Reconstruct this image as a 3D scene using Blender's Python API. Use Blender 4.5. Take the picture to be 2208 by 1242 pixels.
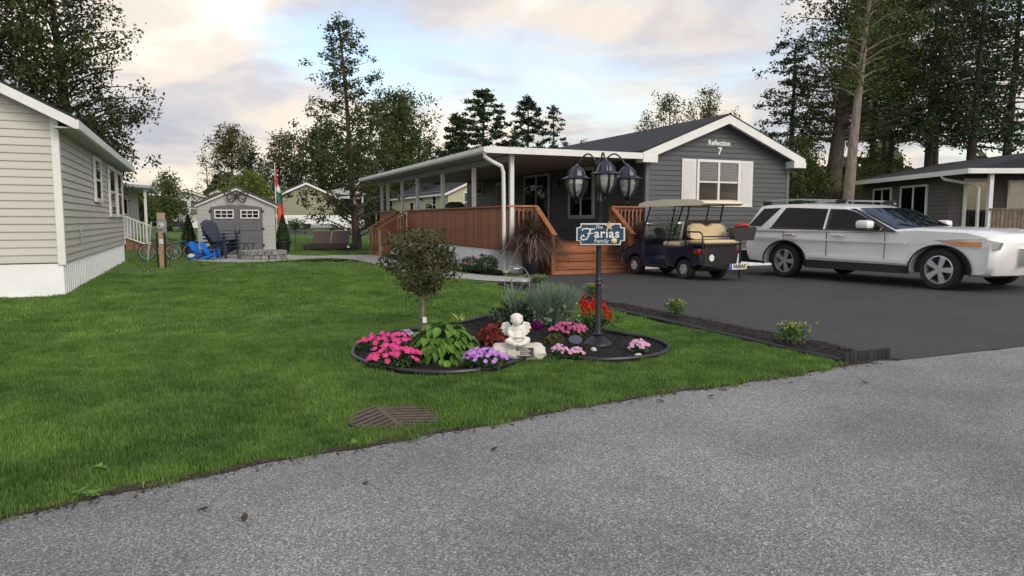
import bpy, bmesh, math, random
import numpy as np
from mathutils import Vector, Matrix, Euler
for o in list(bpy.data.objects): bpy.data.objects.remove(o)
scene = bpy.context.scene
COL = scene.collection
R = math.radians
random.seed(7); rng = np.random.default_rng(7)

# ------------------------------------------------------------------ camera
# world axes are the main house's axes: +X along its gable, +Y along its porch
FPX, PITCH, YAW, EYE = 1545.0, math.atan(146/1545.0), R(23.66), 1.4
CAM = (-8.31, -16.24)
cd = bpy.data.cameras.new('camera'); cam = bpy.data.objects.new('camera', cd); COL.objects.link(cam)
cam.location = (CAM[0], CAM[1], EYE); cam.rotation_euler = (math.pi/2-PITCH, 0, -YAW)
cd.sensor_fit = 'HORIZONTAL'; cd.sensor_width = 36; cd.lens = 36*FPX/2208; cd.clip_end = 2000; cd.clip_start = .05
scene.camera = cam
# ------------------------------------------------------------------ sky, sun, exposure
SUN_EL, SUN_AZ = R(36), R(163)      # azimuth clockwise from +Y
w = bpy.data.worlds.new('World'); scene.world = w; w.use_nodes = True
nt = w.node_tree; nt.nodes.clear(); N = nt.nodes.new; L = nt.links.new
def mth(op, a, b=None, c=None, clamp=False):
    n = N('ShaderNodeMath'); n.operation = op; n.use_clamp = clamp
    for i, v in enumerate((a, b, c)):
        if v is None: continue
        if isinstance(v, (int, float)): n.inputs[i].default_value = v
        else: L(v, n.inputs[i])
    return n.outputs[0]
def ramp(fac, stops, interp='EASE'):
    n = N('ShaderNodeValToRGB'); n.color_ramp.interpolation = interp
    el = n.color_ramp.elements
    while len(el) < len(stops): el.new(.5)
    for e, (p, c) in zip(el, stops): e.position = p; e.color = c if len(c) == 4 else (*c, 1)
    L(fac, n.inputs[0]); return n.outputs[0]
def mixc(f, a, b):
    n = N('ShaderNodeMix'); n.data_type = 'RGBA'
    for s, v in ((n.inputs[0], f), (n.inputs[6], a), (n.inputs[7], b)):
        if isinstance(v, (int, float)): s.default_value = v
        elif isinstance(v, tuple): s.default_value = (*v, 1)
        else: L(v, s)
    return n.outputs[2]
sky = N('ShaderNodeTexSky'); sky.sky_type = 'NISHITA'; sky.sun_disc = False
sky.sun_elevation = SUN_EL; sky.sun_rotation = SUN_AZ; sky.air_density = 1.2; sky.dust_density = 2.0; sky.ozone_density = 1.5
tc = N('ShaderNodeTexCoord'); sp = N('ShaderNodeSeparateXYZ'); L(tc.outputs['Generated'], sp.inputs[0])
zz = mth('ADD', mth('MAXIMUM', sp.outputs[2], 0.0), .16)
cu = mth('DIVIDE', sp.outputs[0], zz); cv = mth('DIVIDE', sp.outputs[1], zz)
cb = N('ShaderNodeCombineXYZ'); L(cu, cb.inputs[0]); L(cv, cb.inputs[1]); cb.inputs[2].default_value = 3.7
def noise(vec, scale, detail=7, rough=.55, dist=0.0):
    n = N('ShaderNodeTexNoise'); n.inputs['Scale'].default_value = scale; n.inputs['Detail'].default_value = detail
    n.inputs['Roughness'].default_value = rough; n.inputs['Distortion'].default_value = dist; L(vec, n.inputs['Vector']); return n.outputs[0]
SKY_SEED = N('ShaderNodeMapping'); SKY_SEED.inputs['Location'].default_value = (7.7, 5.1, 0); L(cb.outputs[0], SKY_SEED.inputs[0])
cvec = SKY_SEED.outputs[0]
n1 = noise(cvec, .62, 8, .52, .25)
cover = ramp(n1, [(.41, (0, 0, 0)), (.55, (1, 1, 1))])
n2 = noise(cvec, 1.25, 6, .5, .4)
ccol = ramp(n2, [(.35, (.31, .31, .355)), (.47, (.44, .405, .41)), (.58, (.62, .535, .445)), (.70, (.82, .74, .63))])
skyc = N('ShaderNodeVectorMath'); skyc.operation = 'SCALE'; L(sky.outputs[0], skyc.inputs[0]); skyc.inputs[3].default_value = .155
# thin bright veil near the horizon all the way round, as evening cloud does
veil = mth('POWER', mth('SUBTRACT', 1.0, mth('MULTIPLY', mth('MAXIMUM', sp.outputs[2], 0.0), 1.0), clamp=True), 9.0)
base = mixc(mth('MULTIPLY', veil, .8), skyc.outputs[0], (.74, .67, .56))
allc = mixc(mth('MULTIPLY', cover, .9), base, ccol)
bg = N('ShaderNodeBackground'); bg.inputs[1].default_value = 1.0; L(allc, bg.inputs[0])
ow = N('ShaderNodeOutputWorld'); L(bg.outputs[0], ow.inputs[0])
sd = bpy.data.lights.new('sun', 'SUN'); sd.energy = 1.0; sd.angle = R(24); sd.color = (1, .93, .82)
sun = bpy.data.objects.new('sun', sd); COL.objects.link(sun)
sun.rotation_euler = (math.pi/2-SUN_EL, 0, math.pi-SUN_AZ); sun.location = (0, -30, 30)
vs = scene.view_settings; vs.view_transform = 'Standard'; vs.look = 'None'; vs.gamma = 1; vs.exposure = 0.68; vs.use_curve_mapping = False

# ------------------------------------------------------------------ layout helpers
cA, sA = math.cos(YAW), math.sin(YAW)
def c2w(xc, d): return (CAM[0]+xc*cA+d*sA, CAM[1]-xc*sA+d*cA)
def _ray(px, py):
    x, y = px-1104, 621-py
    return x, FPX*math.cos(PITCH)+y*math.sin(PITCH), y*math.cos(PITCH)-FPX*math.sin(PITCH)
def gp(px, py, z=0.0):
    r = _ray(px, py); t = (z-EYE)/r[2]; return c2w(r[0]*t, r[1]*t)
def pd(px, py, d):
    r = _ray(px, py); t = d/r[1]; return (*c2w(r[0]*t, d), EYE+r[2]*t)
def T(x, y):
    s = min(1, max(0, (y-18)/32.0)); return .75*s*s*(3-2*s)
# ------------------------------------------------------------------ materials
def mat(name, col, rough=.6, var=.12, scale=6.0, bump=0.0, bscale=None, metal=0.0, rnd=0.0, col2=None, stretch=None, coat=0.0, detail=5, spec=.5, sss=0):
    m = bpy.data.materials.new(name); m.use_nodes = True; t = m.node_tree; b = t.nodes['Principled BSDF']
    new, ln = t.nodes.new, t.links.new
    tc = new('ShaderNodeTexCoord'); mp = new('ShaderNodeMapping'); ln(tc.outputs['Object'], mp.inputs[0])
    if stretch: mp.inputs['Scale'].default_value = stretch
    nz = new('ShaderNodeTexNoise'); nz.inputs['Scale'].default_value = scale; nz.inputs['Detail'].default_value = detail; nz.inputs['Roughness'].default_value = .62
    ln(mp.outputs[0], nz.inputs['Vector'])
    rp = new('ShaderNodeValToRGB'); rp.color_ramp.elements[0].position = .3; rp.color_ramp.elements[1].position = .7
    c2 = col2 or tuple(min(1, c*(1+var)) for c in col); c1 = tuple(c*(1-var) for c in col) if not col2 else col
    rp.color_ramp.elements[0].color = (*c1, 1); rp.color_ramp.elements[1].color = (*c2, 1)
    ln(nz.outputs[0], rp.inputs[0]); out = rp.outputs[0]
    if rnd:
        oi = new('ShaderNodeObjectInfo'); mr = new('ShaderNodeMapRange'); mr.inputs[3].default_value = 1-rnd; mr.inputs[4].default_value = 1+rnd
        ln(oi.outputs['Random'], mr.inputs[0]); h = new('ShaderNodeHueSaturation'); ln(mr.outputs[0], h.inputs['Value']); ln(out, h.inputs['Color']); out = h.outputs[0]
    ln(out, b.inputs['Base Color'])
    b.inputs['Roughness'].default_value = rough; b.inputs['Metallic'].default_value = metal; b.inputs['Specular IOR Level'].default_value = spec
    if coat: b.inputs['Coat Weight'].default_value = coat; b.inputs['Coat Roughness'].default_value = .04
    if bump:
        n2 = new('ShaderNodeTexNoise'); n2.inputs['Scale'].default_value = bscale or scale*4; n2.inputs['Detail'].default_value = 6; ln(mp.outputs[0], n2.inputs['Vector'])
        bp = new('ShaderNodeBump'); bp.inputs['Strength'].default_value = bump; bp.inputs['Distance'].default_value = .02
        ln(n2.outputs[0], bp.inputs['Height']); ln(bp.outputs[0], b.inputs['Normal'])
    return m
def leafmat(name, c1, c2, scale=1.2, trans=.25, rnd=.12, rough=.55, world=False):
    m = bpy.data.materials.new(name); m.use_nodes = True; t = m.node_tree; b = t.nodes['Principled BSDF']; new, ln = t.nodes.new, t.links.new
    tc = new('ShaderNodeTexCoord'); nz = new('ShaderNodeTexNoise'); nz.inputs['Scale'].default_value = scale; nz.inputs['Detail'].default_value = 8; nz.inputs['Roughness'].default_value = .75
    ln(new('ShaderNodeNewGeometry').outputs['Position'] if world else tc.outputs['Object'], nz.inputs['Vector'])
    rp = new('ShaderNodeValToRGB'); rp.color_ramp.elements[0].position = .36; rp.color_ramp.elements[1].position = .66
    rp.color_ramp.elements[0].color = (*c1, 1); rp.color_ramp.elements[1].color = (*c2, 1); ln(nz.outputs[0], rp.inputs[0])
    oi = new('ShaderNodeObjectInfo'); mr = new('ShaderNodeMapRange'); mr.inputs[3].default_value = 1-rnd; mr.inputs[4].default_value = 1+rnd
    ln(oi.outputs['Random'], mr.inputs[0]); h = new('ShaderNodeHueSaturation'); ln(mr.outputs[0], h.inputs['Value']); ln(rp.outputs[0], h.inputs['Color'])
    ln(h.outputs[0], b.inputs['Base Color']); b.inputs['Roughness'].default_value = rough; b.inputs['Specular IOR Level'].default_value = .3
    tr = new('ShaderNodeBsdfTranslucent'); ln(h.outputs[0], tr.inputs[0]); mx = new('ShaderNodeMixShader'); mx.inputs[0].default_value = trans
    ln(b.outputs[0], mx.inputs[1]); ln(tr.outputs[0], mx.inputs[2]); ln(mx.outputs[0], t.nodes['Material Output'].inputs[0])
    return m
def glassmat(name, tint=(.9, .95, 1), gloss=.25):
    m = bpy.data.materials.new(name); m.use_nodes = True; t = m.node_tree; t.nodes.clear(); new, ln = t.nodes.new, t.links.new
    g = new('ShaderNodeBsdfGlossy'); g.inputs['Roughness'].default_value = .02
    tr = new('ShaderNodeBsdfTransparent'); tr.inputs[0].default_value = (*tint, 1)
    fr = new('ShaderNodeFresnel'); fr.inputs[0].default_value = 1.5; ad = new('ShaderNodeMath'); ad.operation = 'ADD'; ad.inputs[1].default_value = gloss*.3; ln(fr.outputs[0], ad.inputs[0])
    nz = new('ShaderNodeTexNoise'); nz.inputs['Scale'].default_value = 1.4; bp = new('ShaderNodeBump'); bp.inputs['Strength'].default_value = .02; ln(nz.outputs[0], bp.inputs['Height']); ln(bp.outputs[0], g.inputs['Normal'])
    mx = new('ShaderNodeMixShader'); ln(ad.outputs[0], mx.inputs[0]); ln(tr.outputs[0], mx.inputs[1]); ln(g.outputs[0], mx.inputs[2])
    o = new('ShaderNodeOutputMaterial'); ln(mx.outputs[0], o.inputs[0]); return m
# ------------------------------------------------------------------ mesh builder
class MB:
    def __init__(s): s.v = []; s.f = []
    def add(s, vs, fs):
        k = len(s.v); s.v += [tuple(v) for v in vs]; s.f += [tuple(i+k for i in f) for f in fs]; return s
    def box(s, x0, x1, y0, y1, z0, z1, M=None):
        vs = [Vector(p) for p in ((x0,y0,z0),(x1,y0,z0),(x1,y1,z0),(x0,y1,z0),(x0,y0,z1),(x1,y0,z1),(x1,y1,z1),(x0,y1,z1))]
        if M: vs = [M@v for v in vs]
        return s.add(vs, [(0,3,2,1),(4,5,6,7),(0,1,5,4),(1,2,6,5),(2,3,7,6),(3,0,4,7)])
    def rbox(s, x0, x1, y0, y1, z0, z1, b=.01, M=None):   # chamfered box
        me = bmesh.new(); bmesh.ops.create_cube(me, size=1)
        for v in me.verts: v.co = Vector((x0 if v.co.x<0 else x1, y0 if v.co.y<0 else y1, z0 if v.co.z<0 else z1))
        bmesh.ops.bevel(me, geom=me.edges[:], offset=b, segments=2, profile=.5, affect='EDGES')
        if M: bmesh.ops.transform(me, matrix=M, verts=me.verts)
        me.verts.index_update(); s.add([v.co.copy() for v in me.verts], [[v.index for v in f.verts] for f in me.faces]); me.free(); return s
    def beam(s, a, b, wx, wz, up=(0,0,1)):               # rectangular bar from a to b
        a, b = Vector(a), Vector(b); d = (b-a); l = d.length; d.normalize(); u = Vector(up)
        if abs(d.dot(u)) > .99: u = Vector((0,1,0))
        x = d.cross(u).normalized(); z = x.cross(d)
        M = Matrix((x, d, z)).transposed().to_4x4(); M.translation = a
        return s.box(-wx/2, wx/2, 0, l, -wz/2, wz/2, M)
    def tube(s, pts, rad, n=8, cap=True, closed=False):
        pts = [Vector(p) for p in pts]; m = len(pts)
        rads = [rad]*m if isinstance(rad, (int, float)) else list(rad)
        vs = []; fs = []; ref = None
        for i, p in enumerate(pts):
            if closed: d = pts[(i+1)%m]-pts[i-1]
            else: d = pts[min(i+1, m-1)]-pts[max(i-1, 0)]
            if d.length < 1e-9: d = Vector((0,0,1))
            d.normalize()
            if ref is None: ref = Vector((0,0,1)) if abs(d.z) < .9 else Vector((1,0,0))
            x = (ref-d*ref.dot(d)); x.normalize(); ref = x; y = d.cross(x)
            for k in range(n):
                a = 2*math.pi*k/n; vs.append(p+(x*math.cos(a)+y*math.sin(a))*rads[i])
        seg = m if closed else m-1
        for i in range(seg):
            j = (i+1)%m
            for k in range(n): fs.append((i*n+k, i*n+(k+1)%n, j*n+(k+1)%n, j*n+k))
        if cap and not closed: fs += [tuple(range(n))[::-1], tuple((m-1)*n+k for k in range(n))]
        return s.add(vs, fs)
    def lathe(s, prof, n=20, c=(0,0,0), M=None, cap=True):          # prof: (r, z)
        vs = []; fs = []
        for r, z in prof:
            for k in range(n):
                a = 2*math.pi*k/n; v = Vector((r*math.cos(a), r*math.sin(a), z))
                vs.append((M@v if M else v)+Vector(c))
        for i in range(len(prof)-1):
            for k in range(n): fs.append((i*n+k, i*n+(k+1)%n, (i+1)*n+(k+1)%n, (i+1)*n+k))
        if cap: fs += [tuple(range(n))[::-1], tuple((len(prof)-1)*n+k for k in range(n))]
        return s.add(vs, fs)
    def prism(s, poly, h0, h1, axis='z', M=None):         # poly in the plane across axis
        def P(a, b, h): return {'z': (a, b, h), 'y': (a, h, b), 'x': (h, a, b)}[axis]
        n = len(poly); vs = [Vector(P(a, b, h0)) for a, b in poly]+[Vector(P(a, b, h1)) for a, b in poly]
        if M: vs = [M@v for v in vs]
        return s.add(vs, [tuple(range(n))[::-1], tuple(range(n, 2*n))]+[(i, (i+1)%n, n+(i+1)%n, n+i) for i in range(n)])
    def ball(s, c, r, n=12, m=8, jit=0.0, M=None):
        rx, ry, rz = r if isinstance(r, tuple) else (r, r, r); vs = []; fs = []
        for i in range(m+1):
            th = math.pi*i/m
            for k in range(n):
                a = 2*math.pi*k/n; q = 1+random.uniform(-jit, jit)
                v = Vector((rx*math.sin(th)*math.cos(a)*q, ry*math.sin(th)*math.sin(a)*q, rz*math.cos(th)*q))
                vs.append((M@v if M else v)+Vector(c))
        for i in range(m):
            for k in range(n): fs.append((i*n+k, (i+1)*n+k, (i+1)*n+(k+1)%n, i*n+(k+1)%n))
        return s.add(vs, fs)
    def mesh(s, name, m, smooth=False, sharp=40):
        me = bpy.data.meshes.new(name); me.from_pydata(s.v, [], s.f); me.materials.append(m)
        bm = bmesh.new(); bm.from_mesh(me); bmesh.ops.remove_doubles(bm, verts=bm.verts, dist=1e-5); bmesh.ops.recalc_face_normals(bm, faces=bm.faces); bm.to_mesh(me); bm.free()
        if smooth: me.shade_smooth(); me.set_sharp_from_angle(angle=R(sharp))
        me.update(); return me
    def build(s, name, m, parent=None, smooth=False, sharp=40, loc=None, rot=None): return inst(s.mesh(name, m, smooth, sharp), name, parent, loc, rot)
def inst(me, name, parent=None, loc=None, rot=None, scale=None):
    o = bpy.data.objects.new(name, me); COL.objects.link(o)
    if parent: o.parent = parent
    if loc is not None: o.location = loc
    if rot is not None: o.rotation_euler = rot
    if scale is not None: o.scale = scale
    return o
def empty(name, loc=(0,0,0), rz=0):
    o = bpy.data.objects.new(name, None); COL.objects.link(o); o.location = loc; o.rotation_euler = (0, 0, rz); o.empty_display_size = .2; return o
def tag(o, label=None, cat=None, group=None, kind=None):
    for k, v in (('label', label), ('category', cat), ('group', group), ('kind', kind)):
        if v: o[k] = v
    return o
def thing(name, label, cat, loc=(0,0,0), rz=0, group=None):
    if len(loc) == 2: loc = (*loc, 0)
    return tag(empty(name, loc, rz), label, cat, group)
def copy_tree(o, parent=None):
    c = o.copy(); COL.objects.link(c)
    if parent: c.parent = parent
    for ch in list(o.children): copy_tree(ch, c)
    return c
def npmesh(name, V, Q, m, smooth=False):
    me = bpy.data.meshes.new(name); V = np.asarray(V, np.float32); Q = np.asarray(Q, np.int32); k = Q.shape[1]
    me.vertices.add(len(V)); me.vertices.foreach_set('co', V.ravel())
    me.loops.add(Q.size); me.loops.foreach_set('vertex_index', Q.ravel())
    me.polygons.add(len(Q)); me.polygons.foreach_set('loop_start', np.arange(0, Q.size, k, dtype=np.int32)); me.polygons.foreach_set('loop_total', np.full(len(Q), k, np.int32))
    me.materials.append(m); me.update(calc_edges=True); me.validate()
    if smooth: me.shade_smooth()
    return me
def leafquads(C, size, flat=0.0, aspect=.55, up=None):
    """rhombic leaf faces at centres C with random turns; flat>0 biases them to lie level"""
    n = len(C); a = rng.normal(size=(n, 3)); b = rng.normal(size=(n, 3))
    if flat: a[:, 2] *= (1-flat); b[:, 2] *= (1-flat)
    a /= np.linalg.norm(a, axis=1, keepdims=True)+1e-9
    b -= a*(a*b).sum(1, keepdims=True); b /= np.linalg.norm(b, axis=1, keepdims=True)+1e-9
    s = (size*rng.uniform(.6, 1.3, n))[:, None]
    V = np.stack([C-a*s*.5, C+b*s*aspect*.5+a*s*.05, C+a*s*.5, C-b*s*aspect*.5+a*s*.05], 1).reshape(-1, 3)
    return V, np.arange(4*n).reshape(-1, 4)
def evaluated(o):
    dg = bpy.context.evaluated_depsgraph_get(); me = bpy.data.meshes.new_from_object(o.evaluated_get(dg)); return me
def boolcut(o, cutters):
    for c in cutters:
        md = o.modifiers.new('cut', 'BOOLEAN'); md.operation = 'DIFFERENCE'; md.object = c; md.solver = 'EXACT'
    bpy.context.view_layer.update(); me = evaluated(o); o.modifiers.clear(); old = o.data; o.data = me; bpy.data.meshes.remove(old)
    for c in cutters: bpy.data.objects.remove(c)
    me.shade_smooth(); me.set_sharp_from_angle(angle=R(35))
def text_mesh(name, body, size, m, extrude=.004, offset=0.0, shear=0.0, spacing=1.0):
    cu = bpy.data.curves.new(name, 'FONT'); cu.body = body; cu.size = size; cu.extrude = extrude; cu.offset = offset; cu.shear = shear; cu.space_character = spacing
    cu.align_x = 'CENTER'; cu.align_y = 'CENTER'; cu.resolution_u = 3
    o = bpy.data.objects.new(name, cu); COL.objects.link(o); bpy.context.view_layer.update()
    me = evaluated(o); bpy.data.objects.remove(o); me.materials.clear(); me.materials.append(m); return me
# ------------------------------------------------------------------ materials in use
WHITE = mat('white_trim', (.72, .72, .70), .45, .06, 3)
WHITE_SKIRT = mat('white_vinyl_skirting', (.84, .85, .86), .5, .06, 2)
GREY_SIDING = mat('charcoal_vinyl_siding', (.064, .070, .077), .5, .12, 2.5, rnd=.07, bump=.05, bscale=60)
LEFT_SIDING = mat('pale_grey_vinyl_siding', (.50, .485, .44), .5, .07, 2, rnd=.03, bump=.05, bscale=60)
CEDAR = mat('red_stained_cedar', (.285, .104, .048), .55, .38, 5, bump=.25, bscale=30, rnd=.22, stretch=(3, 3, .5))
CEDAR_H = mat('red_stained_tread', (.33, .125, .056), .5, .3, 4, bump=.2, bscale=30, rnd=.15, stretch=(.6, 4, 4))
SHINGLE = mat('dark_asphalt_shingle', (.028, .028, .034), .9, .5, 30, bump=.6, bscale=60)
BLACK_METAL = mat('black_painted_metal', (.0115, .012, .0145), .38, .3, 12, bump=.05)
NAVY_METAL = mat('blue_black_painted_metal', (.020, .025, .040), .34, .3, 8, bump=.05)
BLACK_PLASTIC = mat('black_plastic', (.018, .018, .020), .45, .3, 10)
RUBBER = mat('tyre_rubber', (.018, .018, .019), .8, .3, 20, bump=.2)
CHROME = mat('chrome', (.75, .76, .78), .16, .05, 4, metal=1)
DARKGLASS = mat('tinted_glass', (.006, .007, .009), .03, .2, 3, spec=.22)
GLASS = glassmat('clear_glass', (.92, .94, .95), .02)
CONCRETE = mat('concrete', (.36, .36, .36), .85, .16, 2.2, bump=.2, bscale=70)
STONEGREY = mat('split_grey_stone', (.25, .245, .24), .9, .3, 9, bump=.8, bscale=25, rnd=.25)
WOODPOST = mat('weathered_post_wood', (.42, .29, .17), .8, .25, 6, bump=.4, stretch=(6, 6, .6))
BARK = mat('brown_bark', (.085, .063, .048), .95, .55, 5, bump=1.0, bscale=16, stretch=(3, 3, .55))
BARK_PALE = mat('pale_pinkish_bark', (.22, .175, .145), .9, .4, 4, bump=.9, bscale=14, stretch=(3, 3, .6))
BARK_DARK = mat('dark_bark', (.05, .042, .036), .95, .5, 5, bump=1.0, bscale=14, stretch=(3, 3, .55))
GALV = mat('galvanised_grey', (.38, .40, .42), .5, .15, 6, metal=.4)

def add_mix(m, fn): fn(m.node_tree, m.node_tree.nodes['Principled BSDF'])
def road_material(name, cols, cell, patch, bump, patchcol=.78):
    m = bpy.data.materials.new(name); m.use_nodes = True; t = m.node_tree; b = t.nodes['Principled BSDF']; new, ln = t.nodes.new, t.links.new
    tc = new('ShaderNodeTexCoord')
    vo = new('ShaderNodeTexVoronoi'); vo.inputs['Scale'].default_value = 1/cell; ln(tc.outputs['Object'], vo.inputs['Vector'])
    sep = new('ShaderNodeSeparateColor'); ln(vo.outputs['Color'], sep.inputs[0])
    rp = new('ShaderNodeValToRGB'); el = rp.color_ramp.elements
    while len(el) < len(cols): el.new(.5)
    for e, (p, c) in zip(el, cols): e.position = p; e.color = (*c, 1)
    ln(sep.outputs[0], rp.inputs[0])
    nz = new('ShaderNodeTexNoise'); nz.inputs['Scale'].default_value = 230; nz.inputs['Detail'].default_value = 3; ln(tc.outputs['Object'], nz.inputs['Vector'])
    big = new('ShaderNodeTexNoise'); big.inputs['Scale'].default_value = patch; big.inputs['Detail'].default_value = 6; big.inputs['Roughness'].default_value = .6; ln(tc.outputs['Object'], big.inputs['Vector'])
    r2 = new('ShaderNodeValToRGB'); r2.color_ramp.elements[0].position = .36; r2.color_ramp.elements[1].position = .62; r2.color_ramp.elements[0].color = (patchcol,)*3+(1,); r2.color_ramp.elements[1].color = (1.06, 1.05, 1.04, 1); ln(big.outputs[0], r2.inputs[0])
    r3 = new('ShaderNodeValToRGB'); r3.color_ramp.elements[0].position = .3; r3.color_ramp.elements[1].position = .7; r3.color_ramp.elements[0].color = (.62, .62, .62, 1); r3.color_ramp.elements[1].color = (1.25, 1.25, 1.25, 1); ln(nz.outputs[0], r3.inputs[0])
    def mul(a, c):
        x = new('ShaderNodeMix'); x.data_type = 'RGBA'; x.blend_type = 'MULTIPLY'; x.inputs[0].default_value = 1; ln(a, x.inputs[6]); ln(c, x.inputs[7]); return x.outputs[2]
    ln(mul(mul(rp.outputs[0], r2.outputs[0]), r3.outputs[0]), b.inputs['Base Color'])
    bp = new('ShaderNodeBump'); bp.inputs['Strength'].default_value = bump; bp.inputs['Distance'].default_value = .004; ln(sep.outputs[1], bp.inputs['Height']); ln(bp.outputs[0], b.inputs['Normal'])
    b.inputs['Roughness'].default_value = .85; return m
ROAD = road_material('worn_gravelly_asphalt', [(0, (.108, .109, .116)), (.42, (.22, .221, .228)), (.82, (.305, .304, .306)), (.97, (.56, .555, .55))], .0068, .6, .6, .70)
DRIVE = road_material('fresh_dark_asphalt', [(0, (.032, .032, .034)), (.5, (.047, .046, .047)), (.9, (.066, .064, .064)), (1, (.11, .11, .11))], .008, .55, .4, .84)
SOIL = mat('dark_soil', (.055, .038, .026), .95, .45, 40, bump=1, bscale=90)
MULCH = mat('black_mulch', (.006, .0055, .0055), .95, .6, 45, bump=1, bscale=70)
MULCH_BROWN = mat('brown_black_mulch', (.018, .013, .011), .95, .6, 40, bump=1, bscale=70)
GRASSGROUND = mat('turf_under_blades', (.050, .105, .017), .9, .5, 1.1, col2=(.08, .15, .028), bump=.5, bscale=60, detail=8)
GRASS = leafmat('grass_blades', (.070, .150, .028), (.20, .325, .068), .9, .3, .28, .5, True)

# ------------------------------------------------------------------ ground, road, driveway, paths
def smooth_poly(pts, n=6):
    out = []; m = len(pts)
    for i in range(m):
        p0, p1, p2, p3 = (Vector(pts[(i+k-1) % m]) for k in range(4))
        for j in range(n):
            t = j/n; out.append(tuple(.5*((2*p1)+(p2-p0)*t+(2*p0-5*p1+4*p2-p3)*t*t+(3*p1-p0-3*p2+p3)*t**3)))
    return out
def sheet(name, poly, z, m, jit=0.0):
    bm = bmesh.new(); vs = [bm.verts.new((x, y, z)) for x, y in poly]; f = bm.faces.new(vs)
    bmesh.ops.triangulate(bm, faces=[f]); bmesh.ops.recalc_face_normals(bm, faces=bm.faces)
    if bm.faces and sum(f.normal.z for f in bm.faces) < 0: bmesh.ops.reverse_faces(bm, faces=bm.faces)
    me = bpy.data.meshes.new(name); bm.to_mesh(me); bm.free(); me.materials.append(m); o = inst(me, name); return o
gx = np.concatenate([np.linspace(-220, -60, 17), np.linspace(-58, 80, 70), np.linspace(84, 260, 18)]); gy = np.concatenate([np.linspace(-80, -14, 12), np.linspace(-12, 80, 47), np.linspace(90, 600, 20)])
X, Y = np.meshgrid(gx, gy, indexing='ij'); S = np.clip((Y-18)/32, 0, 1); Z = .75*S*S*(3-2*S)
V = np.stack([X, Y, Z], -1).reshape(-1, 3); ny = len(gy)
I = (np.arange(len(gx)-1)[:, None]*ny+np.arange(ny-1)[None]).ravel()
tag(inst(npmesh('lawn', V, np.stack([I, I+ny, I+ny+1, I+1], 1), GRASSGROUND, True), 'lawn'), 'mown green front lawn running back between the homes', kind='structure')
def road_edge(x):   # y of the asphalt edge
    return -11.30+.10*min(0, x+2.3)+(-.018*(x+5)**2 if x < -5 else 0)+.03*math.sin(x*2.1)+.018*math.sin(x*6.3+1)+.012*math.sin(x*17)
xs = [-40+i*.12 for i in range(700)]
def edge_clamped(x): return road_edge(max(x, -16))
def strip_sheet(name, lo, hi, z, m):
    V = [(x, y, z) for x, y in lo]+[(x, y, z) for x, y in hi]; n = len(lo)
    return inst(npmesh(name, V, [(i, i+1, n+i+1, n+i) for i in range(n-1)], m), name)
strip_sheet('road', [(x, -70) for x in xs], [(x, edge_clamped(x)) for x in xs], .006, ROAD)['kind'] = 'structure'
xe = [x for x in xs if x < -2.1]
strip_sheet('soil_edge', [(x, edge_clamped(x)-.006) for x in xe], [(x, edge_clamped(x)+.07+.03*math.sin(x*5)+.02*math.sin(x*13)) for x in xe], .011, SOIL)['kind'] = 'structure'
DRV = [(-1.98, -11.33), (-1.98, -1.5), (-1.2, -1.35), (-1.0, -.6), (-.9, .35), (-.15, .55), (3.2, .55), (3.2, 1.05), (12.5, 1.05), (12.5, -11.33)]
sheet('driveway', [(x, y) for x, y in DRV], .012, DRIVE)['kind'] = 'structure'
PATH = smooth_poly([(-8.5, 11.2), (-7.95, 9.8), (-7.2, 9.1), (-6.2, 9.1), (-5.3, 9.75), (-4.4, 10.5), (-3.75, 10.3), (-3.3, 9.2), (-3.2, 6), (-3.25, 2.6), (-2.75, .2), (-2.0, -1.3), (-1.15, -1.45), (-.98, -.7), (-1.6, .5), (-1.95, 2.5), (-1.95, 6), (-1.95, 10), (-1.5, 11.0), (-1.5, 12.3), (-2.6, 12.7), (-4.2, 12.6), (-4.9, 13.6), (-5.2, 14.6), (-8.4, 14.6)], 4)
sheet('garden_path', PATH, .018, CONCRETE)['kind'] = 'structure'
BED = smooth_poly([gp(*p) for p in ((760,768),(782,742),(850,722),(930,712),(1000,700),(1060,686),(1150,688),(1230,698),(1320,722),(1400,735),(1440,752),(1432,766),(1390,777),(1300,783),(1210,777),(1155,774),(1110,787),(1060,802),(980,811),(900,810),(820,797),(778,784))], 4)
STRIP = [(-2.55, -10.95), (-2.42, -6), (-2.40, -3), (-2.25, -1.6), (-2.0, -1.48), (-1.99, -6), (-1.99, -11.05), (-2.15, -11.2), (-2.5, -11.15)]
SKBED = [(-1.93, 9.8), (-1.93, 2.6), (-1.6, .7), (-.95, .3), (-.9, .9), (-.9, 9.9)]
def dome(name, poly, z0, hgt, m, res=.09, jit=.014):
    xs_ = [p[0] for p in poly]; ys_ = [p[1] for p in poly]; pts = [(x, y, 0.0) for x, y in poly]; n = len(poly)
    bm = bmesh.new(); ring = [bm.verts.new((x, y, z0)) for x, y in poly]
    bm.faces.new(ring); bmesh.ops.triangulate(bm, faces=bm.faces[:])
    for _ in range(4):
        le = [e for e in bm.edges if e.calc_length() > res*2.2]
        if not le: break
        bmesh.ops.subdivide_edges(bm, edges=le, cuts=1); bmesh.ops.triangulate(bm, faces=[f for f in bm.faces if len(f.verts) > 3])
    P = np.array(poly)
    for v in bm.verts:
        d = np.min(np.hypot(P[:, 0]-v.co.x, P[:, 1]-v.co.y)); v.co.z = z0+hgt*min(1, d/.35)+random.uniform(-jit, jit)*min(1, d/.05)
    bmesh.ops.recalc_face_normals(bm, faces=bm.faces)
    if sum(f.normal.z for f in bm.faces) < 0: bmesh.ops.reverse_faces(bm, faces=bm.faces)
    me = bpy.data.meshes.new(name); bm.to_mesh(me); bm.free(); me.materials.append(m); me.shade_smooth(); return inst(me, name)
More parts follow.
